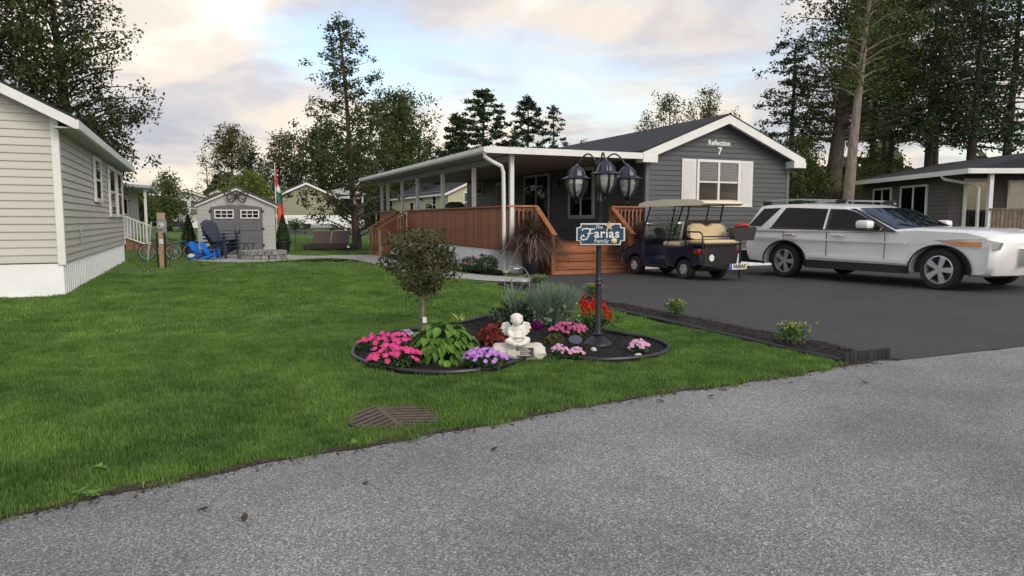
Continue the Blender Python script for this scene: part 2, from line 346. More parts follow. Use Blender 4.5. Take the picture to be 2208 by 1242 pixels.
def inpoly(x, y, P):
    P = np.asarray(P); x = np.asarray(x); y = np.asarray(y); r = np.zeros(x.shape, bool); j = len(P)-1
    for i in range(len(P)):
        c = ((P[i, 1] > y) != (P[j, 1] > y)) & (x < (P[j, 0]-P[i, 0])*(y-P[i, 1])/(P[j, 1]-P[i, 1]+1e-12)+P[i, 0]); r ^= c; j = i
    return r
tag(dome('flower_bed', BED, .015, .03, MULCH), kind='structure')
tag(dome('mulch_strip', STRIP, .02, .03, MULCH_BROWN), kind='structure')
tag(dome('mulch_bed', SKBED, .02, .05, MULCH), kind='structure')
def chips(name, poly, n, m, label):
    P = np.array(poly); x = rng.uniform(P[:, 0].min(), P[:, 0].max(), n); y = rng.uniform(P[:, 1].min(), P[:, 1].max(), n); k = inpoly(x, y, poly); x, y = x[k], y[k]
    d = np.min(np.hypot(P[None, :, 0]-x[:, None], P[None, :, 1]-y[:, None]), 1); k = d > .03; x, y, d = x[k], y[k], d[k]
    V, Q = leafquads(np.stack([x, y, .021+.03*np.minimum(1, d/.35)+rng.uniform(0, .010, len(x))], 1), .032, .75, .35)
    tag(inst(npmesh(name, V, Q, m), name), label, 'mulch', kind='stuff')
CHIP = mat('wood_chips', (.004, .0036, .0034), .9, .6, 30, col2=(.014, .0115, .010))
CHIPB = mat('brown_wood_chips', (.010, .007, .006), .9, .6, 30, col2=(.04, .025, .018))
chips('mulch_chips', BED, 9000, CHIP, 'black bark chips covering the curved flower bed')
chips('mulch_chips', STRIP, 9000, CHIPB, 'brown bark chips along the edge of the driveway')
GRATE_C = gp(848, 903)
# grass blades: one mass, instanced tufts on scattered points
def tuft(nb, rad, h, wd):
    V = []; Q = []
    for i in range(nb):
        a = random.uniform(0, 6.28); r = rad*math.sqrt(random.random()); x, y = r*math.cos(a), r*math.sin(a)
        b = random.uniform(0, 6.28); lean = random.uniform(.05, .65)*h; hh = h*random.uniform(.55, 1.1); c, s = math.cos(b), math.sin(b); ww = wd*random.uniform(.6, 1.2)
        k = len(V); px_, py_ = -s*ww/2, c*ww/2
        V += [(x-px_, y-py_, -.005), (x+px_, y+py_, -.005), (x+c*lean*.4+px_*.8, y+s*lean*.4+py_*.8, hh*.6), (x+c*lean*.4-px_*.8, y+s*lean*.4-py_*.8, hh*.6), (x+c*lean, y+s*lean, hh), (x+c*lean*1.01, y+s*lean*1.01, hh)]
        Q += [(k, k+1, k+2, k+3), (k+3, k+2, k+4, k+5)]
    return npmesh('tuft', V, Q, GRASS)
def scatter_grass(name, label, tuftmesh, n, dmin, dmax, s0, s1):
    proto = bpy.data.objects.new('grass_tuft', tuftmesh)
    d = np.sqrt(rng.uniform(dmin**2, dmax**2, n)); a = rng.uniform(-.66, .66, n)
    xc, dd = d*np.sin(a), d*np.cos(a); x = CAM[0]+xc*cA+dd*sA; y = CAM[1]-xc*sA+dd*cA
    re = np.array([edge_clamped(t) for t in x])
    k = (y > re+.035+.03*np.sin(x*9)) & ~inpoly(x, y, DRV) & ~inpoly(x, y, PATH) & ~inpoly(x, y, BED) & ~inpoly(x, y, STRIP) & ~inpoly(x, y, SKBED)
    k &= ~((x > -2.55) & (y < -.4) & (x < 13)) & ~((x > -1.7) & (x < 9.4) & (y > .3) & (y < 16)) & ~((x < -10.75) & (y > -.9) & (y < 11.9))
    gxr, gyr = x-GRATE_C[0], y-GRATE_C[1]
    k &= ~((np.abs(gxr*cA-gyr*sA)/.325)**2.2+(np.abs(gxr*sA+gyr*cA)/.275)**2.2 < 1)
    B_ = np.array(BED); near = (x > B_[:, 0].min()-.2) & (x < B_[:, 0].max()+.2) & (y > B_[:, 1].min()-.2) & (y < B_[:, 1].max()+.2) & k
    ni = np.where(near)[0]; dn = np.min(np.hypot(B_[None, :, 0]-x[ni][:, None], B_[None, :, 1]-y[ni][:, None]), 1); k[ni[dn < .085]] = False
    x, y = x[k], y[k]; S = np.clip((y-18)/32, 0, 1); z = .75*S*S*(3-2*S)
    me = bpy.data.meshes.new(name); me.vertices.add(len(x)); me.vertices.foreach_set('co', np.stack([x, y, z], 1).astype(np.float32).ravel())
    patch = .92+.12*np.sin(x*1.7+np.sin(y*1.3)*2)*np.sin(y*2.1+x*.7)
    at = me.attributes.new('s', 'FLOAT', 'POINT'); at.data.foreach_set('value', (rng.uniform(s0, s1, len(x))*patch).astype(np.float32)); me.update()
    o = inst(me, name); tag(o, label, 'grass', kind='stuff')
    ng = bpy.data.node_groups.new(name, 'GeometryNodeTree'); ng.interface.new_socket('Geometry', in_out='INPUT', socket_type='NodeSocketGeometry'); ng.interface.new_socket('Geometry', in_out='OUTPUT', socket_type='NodeSocketGeometry')
    gi, go = ng.nodes.new('NodeGroupInput'), ng.nodes.new('NodeGroupOutput'); ip = ng.nodes.new('GeometryNodeInstanceOnPoints'); oi = ng.nodes.new('GeometryNodeObjectInfo'); oi.inputs[0].default_value = proto
    rv = ng.nodes.new('FunctionNodeRandomValue'); rv.data_type = 'FLOAT_VECTOR'; rv.inputs[0].default_value = (-.15, -.15, 0); rv.inputs[1].default_value = (.15, .15, 6.28)
    na = ng.nodes.new('GeometryNodeInputNamedAttribute'); na.data_type = 'FLOAT'; na.inputs[0].default_value = 's'
    ln = ng.links.new; ln(gi.outputs[0], ip.inputs['Points']); ln(oi.outputs['Geometry'], ip.inputs['Instance']); ln(rv.outputs[0], ip.inputs['Rotation']); ln(na.outputs[0], ip.inputs['Scale']); ln(ip.outputs[0], go.inputs[0])
    md = o.modifiers.new('blades', 'NODES'); md.node_group = ng
scatter_grass('grass', 'short mown grass blades on the front lawn near the road', tuft(84, .10, .045, .0042), 14500, 2.6, 9.5, .7, 1.25)
scatter_grass('grass', 'short mown grass blades on the lawn beyond the flower bed', tuft(56, .16, .05, .0085), 17000, 9.5, 21, .7, 1.2)
scatter_grass('grass', 'short mown grass blades on the back lawn past the patio', tuft(30, .3, .06, .02), 12000, 21, 48, .7, 1.2)
# ------------------------------------------------------------------ siding, windows
def board_mesh(name, m, lap, thick=.024):
    # one lapped course, 1 m long along +X from the origin, outer face towards -Y, from z=0 up to lap
    v = [(0, 0, 0), (0, -thick, 0), (0, -thick*1.05, .012), (0, -.003, lap+.01), (0, 0, lap+.01)]
    mb = MB(); mb.v = v+[(1, y, z) for _, y, z in v]; n = 5
    mb.f = [(i, (i+1) % n, n+(i+1) % n, n+i) for i in range(n)]+[tuple(range(n))[::-1], tuple(range(n, 2*n))]
    return mb.mesh(name, m)
def siding(parent, me, p0, p1, z0, z1, lap, gable=None, name='siding_board'):
    """courses on the wall from p0 to p1 (outer face to the right of p0->p1 ... i.e. -Y for +X walls)"""
    d = Vector((p1[0]-p0[0], p1[1]-p0[1])); L_ = d.length; ang = math.atan2(d.y, d.x); n = int(math.ceil((z1-z0)/lap)); d.normalize()
    for i in range(n):
        z = z0+i*lap; a, b = 0.0, L_
        if gable: a, b = gable(z+lap*.6)
        if b-a < .05: continue
        inst(me, name, parent, (p0[0]+d.x*a, p0[1]+d.y*a, z), (0, 0, ang), (b-a, 1, 1))
def window(parent, c, wd, ht, ang, bars=(1, 1), depth=.05, frame=.06, trim=None, blind=None, name='window', fm=None, curtain=None):
    """window unit centred at c on a wall whose outward side is -Y turned by ang"""
    fm = fm or WHITE; W2, H2 = wd/2, ht/2; root = None
    m = MB()
    for x0, x1, z0, z1 in ((-W2, W2, H2-frame, H2), (-W2, W2, -H2, -H2+frame), (-W2, -W2+frame, -H2+frame, H2-frame), (W2-frame, W2, -H2+frame, H2-frame)): m.box(x0, x1, -depth, .0, z0, z1)
    nx, nz = bars
    for i in range(1, nx): x = -W2+wd*i/nx; m.box(x-frame*.45, x+frame*.45, -depth*.92, 0, -H2+frame, H2-frame)
    for j in range(1, nz):
        z = -H2+ht*j/nz
        for i in range(nx): m.box(-W2+wd*i/nx+(frame if i == 0 else frame*.45), -W2+wd*(i+1)/nx-(frame if i == nx-1 else frame*.45), -depth*.85, 0, z-frame*.3, z+frame*.3)
    f = m.build(name, fm, parent, loc=c, rot=(0, 0, ang))
    MB().box(-W2+.01, W2-.01, -.022, -.018, -H2+.01, H2-.01).build('room_shade_panel', ROOM, f)  # thin panel over the wall; the unlit interior is painted in its dark colour
    if blind:
        b = MB(); z = H2-frame
        while z > -H2+frame: b.box(-W2+frame*.8, W2-frame*.8, -.0262, -.0245, z-.040, z-.006); z -= .045
        b.build('blind', blind, f)
    if curtain:
        b = MB(); n = 24
        for i in range(n):
            x0 = -W2+frame+(wd-2*frame)*i/n; x1 = -W2+frame+(wd-2*frame)*(i+1)/n; k = .003*(i % 2)
            b.add([(x0, -.024-k, -H2+frame), (x1, -.027+k, -H2+frame), (x1, -.027+k, H2-frame), (x0, -.024-k, H2-frame)], [(0, 1, 2, 3)])
        b.build('curtain', curtain, f)
    for i in range(nx):
        for j in range(nz):
            MB().box(-W2+wd*i/nx+.02, -W2+wd*(i+1)/nx-.02, -depth*.62, -depth*.58, -H2+ht*j/nz+.01, -H2+ht*(j+1)/nz-.01).build('pane', GLASS, f)
    return f
ROOM = mat('painted_room_shade', (.02, .02, .022), .9, .3, 2)
BLIND = mat('beige_blind', (.27, .22, .19), .7, .08, 4)
CURTAIN = mat('pale_curtain', (.42, .44, .44), .8, .12, 5)
# ------------------------------------------------------------------ main house
HX0, HX1, HY0, HY1 = 3.35, 8.6, .95, 15.6
EAVE, APEX, XM = 3.30, 4.34, 5.97
house = thing('mobile_home', 'charcoal grey sided home with white gable trim and a covered cedar porch', 'house', (0, 0, 0))
core = MB(); core.prism([(HX0, .55), (HX1, .55), (HX1, EAVE), (XM, APEX-.02), (HX0, EAVE)], HY0, HY1, 'y'); core.build('wall', mat('charcoal_wall', (.07, .076, .083), .6), house)
bm_grey = board_mesh('siding_board', GREY_SIDING, .142)
def gab(z):
    if z < EAVE: return (.09, HX1-HX0-.09)
    k = (z-EAVE)/(APEX-EAVE); return (k*(XM-HX0), HX1-HX0-k*(HX1-XM))
siding(house, bm_grey, (HX0, HY0), (HX1, HY0), .55, APEX-.12, .142, gab)
siding(house, bm_grey, (HX0, HY1), (HX0, HY0), .75, EAVE, .142)
for x in (HX0, HX1): MB().box(x-.03 if x == HX0 else x-.085, x+.085 if x == HX0 else x+.03, HY0-.03, HY0+.08, .5, EAVE).build('corner_trim', mat('corner_trim', (.12, .128, .137), .5), house)
sk = MB(); sk.box(HX0-.01, HX1+.01, HY0+.02, HY0+.05, 0, .56)
sko = sk.build('skirting', WHITE_SKIRT, house)
for i in range(18): MB().box(HX0+.03+i*.29, HX0+.045+i*.29, HY0+.004, HY0+.02, .02, .54).build('skirting_rib', WHITE_SKIRT, sko)
# roof: two slabs, rake boards, eave returns
ov = .33; sl = (APEX-EAVE)/(XM-HX0); ex0, ex1 = HX0-ov, HX1+ov
zr = lambda x: APEX-abs(x-XM)*(APEX-EAVE)/((XM-HX0) if x < XM else (HX1-XM))
for a, b in ((ex0, XM), (XM, ex1)):
    MB().prism([(a, zr(a)+.10), (b, zr(b)+.10), (b, zr(b)+.155), (a, zr(a)+.155)], HY0-.34, HY1+.3, 'y').build('roof', SHINGLE, house)
    MB().prism([(a, zr(a)-.14), (b, zr(b)-.14), (b, zr(b)+.098), (a, zr(a)+.098)], HY0-.36, HY0-.30, 'y').build('rake_board', WHITE, house)
    MB().prism([(a, zr(a)-.03), (b, zr(b)-.03), (b, zr(b)+.0), (a, zr(a)+.0)], HY0-.30, HY0+.01, 'y').build('soffit', WHITE, house)
MB().prism([(ex0-.02, zr(ex0)-.17), (ex0+.46, zr(ex0)-.17), (ex0+.46, zr(ex0+.46)-.145), (ex0-.02, zr(ex0)-.0)], HY0-.375, HY0-.02, 'y').build('eave_return', WHITE, house)
MB().prism([(ex1+.02, zr(ex1)-.17), (ex1-.46, zr(ex1)-.17), (ex1-.46, zr(ex1-.46)-.145), (ex1+.02, zr(ex1)-.0)], HY0-.375, HY0-.02, 'y').build('eave_return', WHITE, house)
MB().box(ex1-.02, ex1+.06, HY0-.30, HY1+.3, zr(ex1)-.05, zr(ex1)+.09).build('gutter', WHITE, house)
# gable window with shutters
wc = pd(1548.5, 394, 21.6); WX = 5.86
win = window(house, (WX, HY0-.012, 2.52), 1.58, 1.30, 0, (2, 2), .07, .075, blind=BLIND)
SCREEN = glassmat('insect_screen', (.42, .42, .42), 0)
for s in (-1, 1): MB().box(WX+s*.395-.33, WX+s*.395+.33, HY0-.061, HY0-.059, 1.93, 2.50).build('insect_screen', SCREEN, house)
SHUT = mat('white_shutter', (.70, .685, .66), .5, .05, 3)
for s in (-1, 1):
    sx = WX+s*(.79+.265); f = MB().box(sx-.25, sx+.25, HY0-.045, HY0-.016, 1.855, 3.17).build('shutter', SHUT, house)
    sl_ = MB()
    for i in range(24): sl_.box(sx-.195, sx+.195, HY0-.058, HY0-.045, 1.94+i*.05, 1.972+i*.05)
    sl_.build('louvre', SHUT, f)
MB().box(WX-1.3, WX+1.3, HY0-.06, HY0-.016, 1.80, 1.852).build('sill', WHITE, house)
LET = mat('white_letters', (.75, .75, .74), .4, .03)
inst(text_mesh('lettering', 'Reflection', .20, LET, .006, .006, 0), 'lettering', house, (WX+.02, HY0-.024, 3.66), (math.pi/2, 0, 0))
inst(text_mesh('house_number', '7', .28, LET, .008, .01), 'house_number', house, (WX+.04, HY0-.026, 3.42), (math.pi/2, 0, 0))
# porch side wall: doors and windows (wall faces -X: angle -90)
AW = -math.pi/2
def wall_window(y0, y1, z0, z1, bars, **k): return window(house, (HX0-.02, (y0+y1)/2, (z0+z1)/2), y1-y0, z1-z0, AW, bars, **k)
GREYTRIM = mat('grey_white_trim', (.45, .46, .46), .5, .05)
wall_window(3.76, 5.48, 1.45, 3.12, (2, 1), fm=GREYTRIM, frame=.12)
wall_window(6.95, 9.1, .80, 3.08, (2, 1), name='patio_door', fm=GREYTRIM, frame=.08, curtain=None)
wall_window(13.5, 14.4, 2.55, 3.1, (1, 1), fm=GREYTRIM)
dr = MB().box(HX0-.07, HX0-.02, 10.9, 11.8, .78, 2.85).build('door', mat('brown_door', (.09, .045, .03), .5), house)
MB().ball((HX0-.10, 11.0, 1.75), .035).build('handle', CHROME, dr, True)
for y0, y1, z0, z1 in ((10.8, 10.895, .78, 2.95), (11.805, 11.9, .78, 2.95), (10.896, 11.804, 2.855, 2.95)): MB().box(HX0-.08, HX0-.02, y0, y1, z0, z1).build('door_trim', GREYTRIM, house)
MB().box(HX0-.075, HX0-.02, 6.2, 6.38, 2.55, 2.85).build('wall_lamp', BLACK_METAL, house)
# porch roof
PX0, PX1, PY0, PY1 = -1.6, HX0-.0, .62, 15.7; PZ = 3.10
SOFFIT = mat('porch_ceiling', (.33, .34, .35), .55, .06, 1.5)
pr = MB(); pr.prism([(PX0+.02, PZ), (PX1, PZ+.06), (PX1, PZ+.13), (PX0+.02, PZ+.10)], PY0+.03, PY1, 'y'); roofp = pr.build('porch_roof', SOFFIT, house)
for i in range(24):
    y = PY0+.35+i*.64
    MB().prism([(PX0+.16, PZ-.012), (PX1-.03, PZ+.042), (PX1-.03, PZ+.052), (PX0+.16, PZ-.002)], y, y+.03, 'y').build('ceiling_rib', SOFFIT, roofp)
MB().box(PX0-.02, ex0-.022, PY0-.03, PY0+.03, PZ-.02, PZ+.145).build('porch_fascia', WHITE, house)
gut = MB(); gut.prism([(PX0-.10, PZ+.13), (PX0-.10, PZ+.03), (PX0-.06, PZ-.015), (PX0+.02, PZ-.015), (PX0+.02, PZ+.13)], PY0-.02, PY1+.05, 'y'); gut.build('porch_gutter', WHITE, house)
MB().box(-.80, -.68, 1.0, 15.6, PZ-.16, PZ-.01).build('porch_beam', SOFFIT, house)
POST = mat('white_aluminium_post', (.66, .67, .67), .45, .05)
for y, x in ((.98, -.78), (3.85, -.74), (6.8, -.74), (9.8, -.74), (11.95, -.74), (14.3, -.74), (15.4, -.74)):
    p = MB().rbox(x-.055, x+.055, y-.055, y+.055, .75, PZ-.16 if y > 1 else PZ+.01, .008)
    p.build('porch_post', POST, house)
ds = MB(); ds.tube([(-1.62, .72, PZ+.0), (-1.62, .74, PZ-.10), (-1.40, .78, PZ-.22), (-1.13, .83, PZ-.32), (-1.06, .86, PZ-.48), (-1.03, .90, 1.5), (-1.0, .95, .18), (-1.05, .82, .07), (-1.10, .70, .05)], .052, 10)
ds.build('downspout', WHITE, house, True)
# ------------------------------------------------------------------ deck with rails and steps
deck = thing('cedar_deck', 'red cedar deck with board rail, white skirting and steps to the driveway', 'deck')
DX0, DX1, DY0, DY1, DZ = -.86, HX0-.04, .98, 15.5, .75
for i in range(30):
    x = DX0+.01+i*.139
    MB().box(x, x+.133, DY0+.02, DY1, DZ-.035, DZ).build('deck_plank', CEDAR_H, deck)
skm = MB().box(DX0+.02, DX0+.04, DY0+.04, DY1, 0, .60); so = skm.build('skirting', WHITE_SKIRT, deck)
so2 = MB().box(DX0+.04, -.06, DY0+.02, DY0+.04, 0, .60).build('skirting', WHITE_SKIRT, deck)
rib = MB().box(-.008, .008, -.008, .008, .01, .58).mesh('skirting_rib', WHITE_SKIRT)
for i in range(40): inst(rib, 'skirting_rib', so, (DX0+.012, DY0+.1+i*.25, 0))
for i in range(4): inst(rib, 'skirting_rib', so2, (DX0+.08+i*.22, DY0+.012, 0))
MB().box(DX0-.005, DX0+.03, DY0+.06, 10.85, .585, .60).build('skirting_cap', WHITE_SKIRT, deck)
bal = MB().box(-.012, .012, -.044, .044, .605, 1.73).mesh('rail_board', CEDAR)
y = DY0+.10
while y < 10.78: inst(bal, 'rail_board', deck, (DX0+.0+random.uniform(-.003, .003), y, random.uniform(-.006, .004))); y += .104
MB().box(DX0-.075, DX0+.07, DY0-.07, 10.84, 1.75, 1.79).build('top_rail', CEDAR_H, deck)
MB().box(DX0+.016, DX0+.055, DY0+.06, 10.8, 1.64, 1.748).build('rail_stringer', CEDAR, deck)
MB().box(DX0+.016, DX0+.055, DY0+.06, 10.8, .62, .76).build('rim_joist', CEDAR, deck)
post = MB().box(-.045, .045, -.045, .045, .3, 1.748).mesh('rail_post', CEDAR)
spind = MB().box(-.019, .019, -.019, .019, .62, 1.70).mesh('baluster', CEDAR)
def front_rail(x0, x1):
    MB().box(x0-.02, x1+.0, DY0-.068, DY0+.07, 1.752, 1.792).build('top_rail', CEDAR_H, deck)
    MB().box(x0, x1, DY0+.022, DY0+.058, 1.64, 1.749).build('rail_stringer', CEDAR, deck)
    MB().box(x0, x1, DY0-.002, DY0+.018, .605, .752).build('rim_joist', CEDAR, deck)
    x = x0+.06
    while x < x1-.02: inst(spind, 'baluster', deck, (x, DY0-.023, 0)); x += .125
front_rail(DX0+.09, -.06); front_rail(2.24, HX0-.06)
for x in (-.05, 2.26): inst(post, 'rail_post', deck, (x, DY0+.03, 0))
# front steps: 4 risers down to the driveway
SW0, SW1 = .02, 2.2
nst = 3
for i in range(nst+1):
    zt = DZ*(1-i/(nst+1)) if i else DZ
    zt = DZ-.19*i; yf = DY0-.30*i
    if i == 0: continue
    MB().box(SW0-.05, SW1+.05, yf-.025, yf+.145, zt-.04, zt).build('step_tread', CEDAR_H, deck)
    MB().box(SW0-.05, SW1+.05, yf+.15, yf+.30, zt-.04, zt).build('step_tread', CEDAR_H, deck)
    MB().box(SW0, SW1, yf+.012, yf+.034, max(.012, zt-.19), zt-.055).build('riser', CEDAR_H, deck)
MB().box(SW0, SW1, DY0+.005, DY0+.02, DZ-.19, DZ-.05).build('riser', CEDAR_H, deck)
for x in (SW0-.03, SW1+.03):
    MB().prism([(.07, .013), (.07, .17), (.37, .35), (.67, .54), (.97, .71), (.97, .012)], x-.02, x+.02, 'x').build('stringer', CEDAR, deck)
    xs_ = x+(-.05 if x < 1 else .05)
    inst(MB().box(xs_-.045, xs_+.045, -.02, .07, .012, 1.02).mesh('rail_post', CEDAR), 'rail_post', deck)
    MB().beam((xs_, -.10, 1.02), (xs_, DY0+.02, 1.76), .14, .04).build('hand_rail', CEDAR_H, deck)
    MB().beam((xs_, -.0, .96), (xs_, DY0, 1.66), .035, .09).build('rail_stringer', CEDAR, deck)
    for i in range(6):
        yy = .16+i*.135; MB().box(xs_-.019, xs_+.019, yy-.019, yy+.019, .10+.62*yy, .98+.735*yy).build('baluster', CEDAR, deck)
# far steps off the side
for i in range(1, 4):
    zt = DZ-.19*i; xf = DX0-.32*i
    MB().box(xf-.02, xf+.33, 10.95, 12.35, zt-.04, zt).build('step_tread', CEDAR_H, deck)
    MB().box(xf+.005, xf+.03, 10.96, 12.34, max(.012, zt-.19), zt-.042).build('riser', CEDAR_H, deck)
for y in (10.86, 12.42):
    MB().box(-1.98, -1.89, y-.045, y+.045, .0, 1.05).build('rail_post', WOODPOST if y < 11 else CEDAR, deck)
    MB().beam((-2.05, y, 1.06), (DX0+.02, y, 1.79), .14, .04).build('hand_rail', CEDAR_H, deck)
    for i in range(9):
        xx = -1.80+i*.105; MB().box(xx-.04, xx+.04, y-.012, y+.012, .05+.60*(xx+1.98), 1.0+.62*(xx+1.98)).build('rail_board', CEDAR, deck)
y = 12.52
while y < 15.4: inst(bal, 'rail_board', deck, (DX0, y, 0)); y += .104
MB().box(DX0-.075, DX0+.07, 12.46, 15.5, 1.75, 1.79).build('top_rail', CEDAR_H, deck)
# barbecue on the deck
bq = thing('barbecue_grill', 'black barbecue grill with rounded lid on the deck behind the rail', 'grill', (.55, 9.3, DZ))
MB().prism([(-.35, .86), (-.35, 1.08), (-.28, 1.24), (-.12, 1.33), (.12, 1.33), (.28, 1.24), (.35, 1.08), (.35, .86)], -.27, .27, 'y').build('lid', BLACK_METAL, bq)
MB().box(-.36, .36, -.28, .28, .70, .858).build('fire_box', BLACK_METAL, bq)
MB().box(-.85, -.40, -.26, .26, .93, .97).build('side_shelf', GALV, bq); MB().box(-.85, -.40, -.27, -.262, .80, .96).build('control_panel', GALV, bq)
for x in (-.33, .33):
    for yy in (-.25, .25): MB().box(x-.02, x+.02, yy-.02, yy+.02, 0, .70).build('leg', BLACK_METAL, bq)
MB().tube([(-.2, -.32, 1.08), (.2, -.32, 1.08)], .015).build('handle', CHROME, bq, True)
# ------------------------------------------------------------------ left home
lh = thing('mobile_home', 'pale grey sided home with white trim at the left edge of the lawn', 'house')
LX, LY0, LY1, LW = -10.6, -.7, 11.6, 4.6; LE, LA = 3.32, 4.5
lc = MB(); lc.prism([(LX-LW, .6), (LX, .6), (LX, LE), (LX-LW/2, LA), (LX-LW, LE)], LY0, LY1, 'y'); lc.build('wall', LEFT_SIDING, lh)
bm_left = board_mesh('siding_board', LEFT_SIDING, .142, .026)
siding(lh, bm_left, (LX, LY0), (LX, LY1), .62, LE-.02, .142)
def gab2(z):
    if z < LE: return (0, LW-.0)
    k = (z-LE)/(LA-LE)*LW/2; return (k, LW-k)
siding(lh, bm_left, (LX-LW, LY0), (LX, LY0), .62, LA-.1, .142, gab2)
MB().box(LX-.09, LX+.035, LY0-.035, LY0+.09, .58, LE).build('corner_trim', WHITE, lh); MB().box(LX-.08, LX+.035, LY1-.09, LY1+.03, .58, LE).build('corner_trim', WHITE, lh)
lsk = MB().box(LX-.05, LX-.01, LY0+.04, LY1-.02, 0, .62).build('skirting', WHITE_SKIRT, lh); MB().box(LX-LW, LX-.012, LY0+.0, LY0+.04, 0, .62).build('skirting', WHITE_SKIRT, lh)
for i in range(50): MB().box(LX-.012, LX-.002, LY0+.15+i*.24, LY0+.165+i*.24, .02, .6).build('skirting_rib', WHITE_SKIRT, lsk)
zl = lambda x: LA-abs(x-(LX-LW/2))*(LA-LE)/(LW/2)
lo, hi = LX-LW-.35, LX+.35
for a, b in ((lo, LX-LW/2), (LX-LW/2, hi)):
    MB().prism([(a, zl(a)+.08), (b, zl(b)+.08), (b, zl(b)+.13), (a, zl(a)+.13)], LY0-.35, LY1+.3, 'y').build('roof', SHINGLE, lh)
    MB().prism([(a, zl(a)-.10), (b, zl(b)-.10), (b, zl(b)+.078), (a, zl(a)+.078)], LY0-.36, LY0-.30, 'y').build('rake_board', WHITE, lh)
MB().box(hi-.02, hi+.05, LY0-.32, LY1+.28, zl(hi)-.09, zl(hi)+.07).build('fascia', WHITE, lh)
MB().box(LX, hi-.02, LY0-.29, LY1+.28, zl(hi)-.085, zl(hi)-.06).build('soffit', mat('grey_soffit', (.45, .45, .45), .6), lh)
def lwin(px0, px1, z0, z1, **k):
    ys = []
    for px in (px0, px1):
        r = _ray(px, 420); rr = r[0]/r[1]; vx, vy = rr*cA+sA, -rr*sA+cA; t = (LX-CAM[0])/vx; ys.append(CAM[1]+vy*t)
    window(lh, (LX+.03, sum(ys)/2, (z0+z1)/2), abs(ys[1]-ys[0]), z1-z0, math.pi/2, (1, 2), .06, .09, **k)
lwin(200, 214, 1.85, 2.95, curtain=CURTAIN); lwin(231, 245, 1.5, 2.95, curtain=CURTAIN); lwin(248, 259, 1.5, 2.95, curtain=CURTAIN)
MB().tube([(LX+.06, 1.2, 1.28), (LX+.06, 1.2, 1.02), (LX+.05, 1.22, .9)], .02).build('vent_pipe', GALV, lh, True)
# ------------------------------------------------------------------ shed
sx, sy = -6.86, 13.9
shed = thing('garden_shed', 'pale grey resin garden shed with dark grey double doors on the patio', 'shed', (sx, sy, .02))
SHW = mat('pale_resin_panel', (.40, .40, .39), .55, .06, 2, bump=.1, bscale=50); SHD = mat('dark_grey_door_panel', (.105, .108, .125), .55, .1, 2.5, bump=.08, bscale=40)
SHR = mat('shed_roof', (.06, .058, .055), .6); w2, he, ha, dp = 1.42, 1.97, 2.62, 2.6
def shed_front(y0, y1, m, name):
    b = MB(); b.prism([(-w2, 0), (w2, 0), (w2, he), (0, ha), (-w2, he)], y0, y1, 'y'); return b.build(name, m, shed)
shed_front(0, dp, SHW, 'wall')
for s in (-1, 1):
    for j in range(12): MB().box(s*1.2-.17, s*1.2+.17, -.012, 0, .05+j*.155, .19+j*.155).build('wall_panel', SHW, shed)
    MB().prism([(0, ha+.02), (s*(w2+.12), he-.03), (s*(w2+.12), he+.045), (0, ha+.10)], -.16, dp+.1, 'y').build('roof', SHR, shed)
    MB().prism([(0, ha-.06), (s*(w2+.10), he-.09), (s*(w2+.10), he-.032), (0, ha+.018)], -.13, -.0, 'y').build('rake_board', WHITE, shed)
    # door leaf with arched top
    top = lambda x: 1.88+.10*(1-(x/.98)**2)
    xs2 = [s*(.012+.93*i/8) for i in range(9)]
    d = MB().prism([(xs2[0], .06), (xs2[-1], .06)]+[(x, top(x)) for x in reversed(xs2)], -.05, -.002, 'y').build('door', SHD, shed)
    for z in (.12, .98): MB().rbox(s*.49-.40, s*.49+.40, -.066, -.05, z, z+.80 if z < .5 else z+.36, .012).build('door_panel', SHD, d)
    cx = s*.47; fr = MB()
    for x0, x1, z0, z1 in ((-.35, .35, .13, .17), (-.35, .35, -.17, -.13), (-.35, -.31, -.13, .13), (.31, .35, -.13, .13), (-.115, -.09, -.13, .13), (.09, .115, -.13, .13), (-.31, -.115, -.012, .012), (-.09, .09, -.012, .012), (.115, .31, -.012, .012)): fr.box(cx+x0, cx+x1, -.085, -.05, 1.62+z0, 1.62+z1)
    wn = fr.build('window_frame', WHITE, d)
    for x0, x1 in ((-.31, -.115), (-.09, .09), (.115, .31)):
        for z0, z1 in ((-.13, -.012), (.012, .13)): MB().box(cx+x0, cx+x1, -.062, -.055, 1.62+z0, 1.62+z1).build('pane', DARKGLASS, wn)
    for z in (.35, 1.0, 1.7): MB().box(s*.90, s*1.0, -.07, -.05, z, z+.09).build('hinge', BLACK_METAL, d)
    MB().rbox(s*.07-.035, s*.07+.035, -.10, -.05, .86, 1.0, .012).build('handle', BLACK_METAL, d)
bf = thing('butterfly_ornament', 'black metal butterfly ornament hung at the peak of the shed', 'ornament', (sx, sy-.16, 2.36)); bf.scale = (1.45, 1, 1.25)
def wingpoly(s): return [(s*x, z) for x, z in ((.02, 0), (.10, .10), (.22, .17), (.33, .19), (.31, .08), (.26, .0), (.22, -.03), (.24, -.10), (.20, -.19), (.12, -.21), (.06, -.13), (.02, -.04))]
for s in (-1, 1):
    P = wingpoly(s); b = MB()
    b.tube([(x, 0, z) for x, z in P], .016, 6, closed=True); b.tube([(s*.02, 0, 0), (s*.30, 0, .15)], .011, 5); b.tube([(s*.02, 0, -.02), (s*.20, 0, -.15)], .011, 5); b.tube([(s*.02, 0, 0), (s*.25, 0, .02)], .011, 5)
    b.build('wing', BLACK_METAL, bf, True)
    MB().prism([(s*x*1, z) for x, z in ((.20, .12), (.30, .16), (.28, .08))], -.006, .006, 'y').build('wing_spot', BLACK_METAL, bf)
    MB().prism([(s*x*1, z) for x, z in ((.12, -.10), (.20, -.10), (.17, -.17))], -.006, .006, 'y').build('wing_spot', BLACK_METAL, bf)
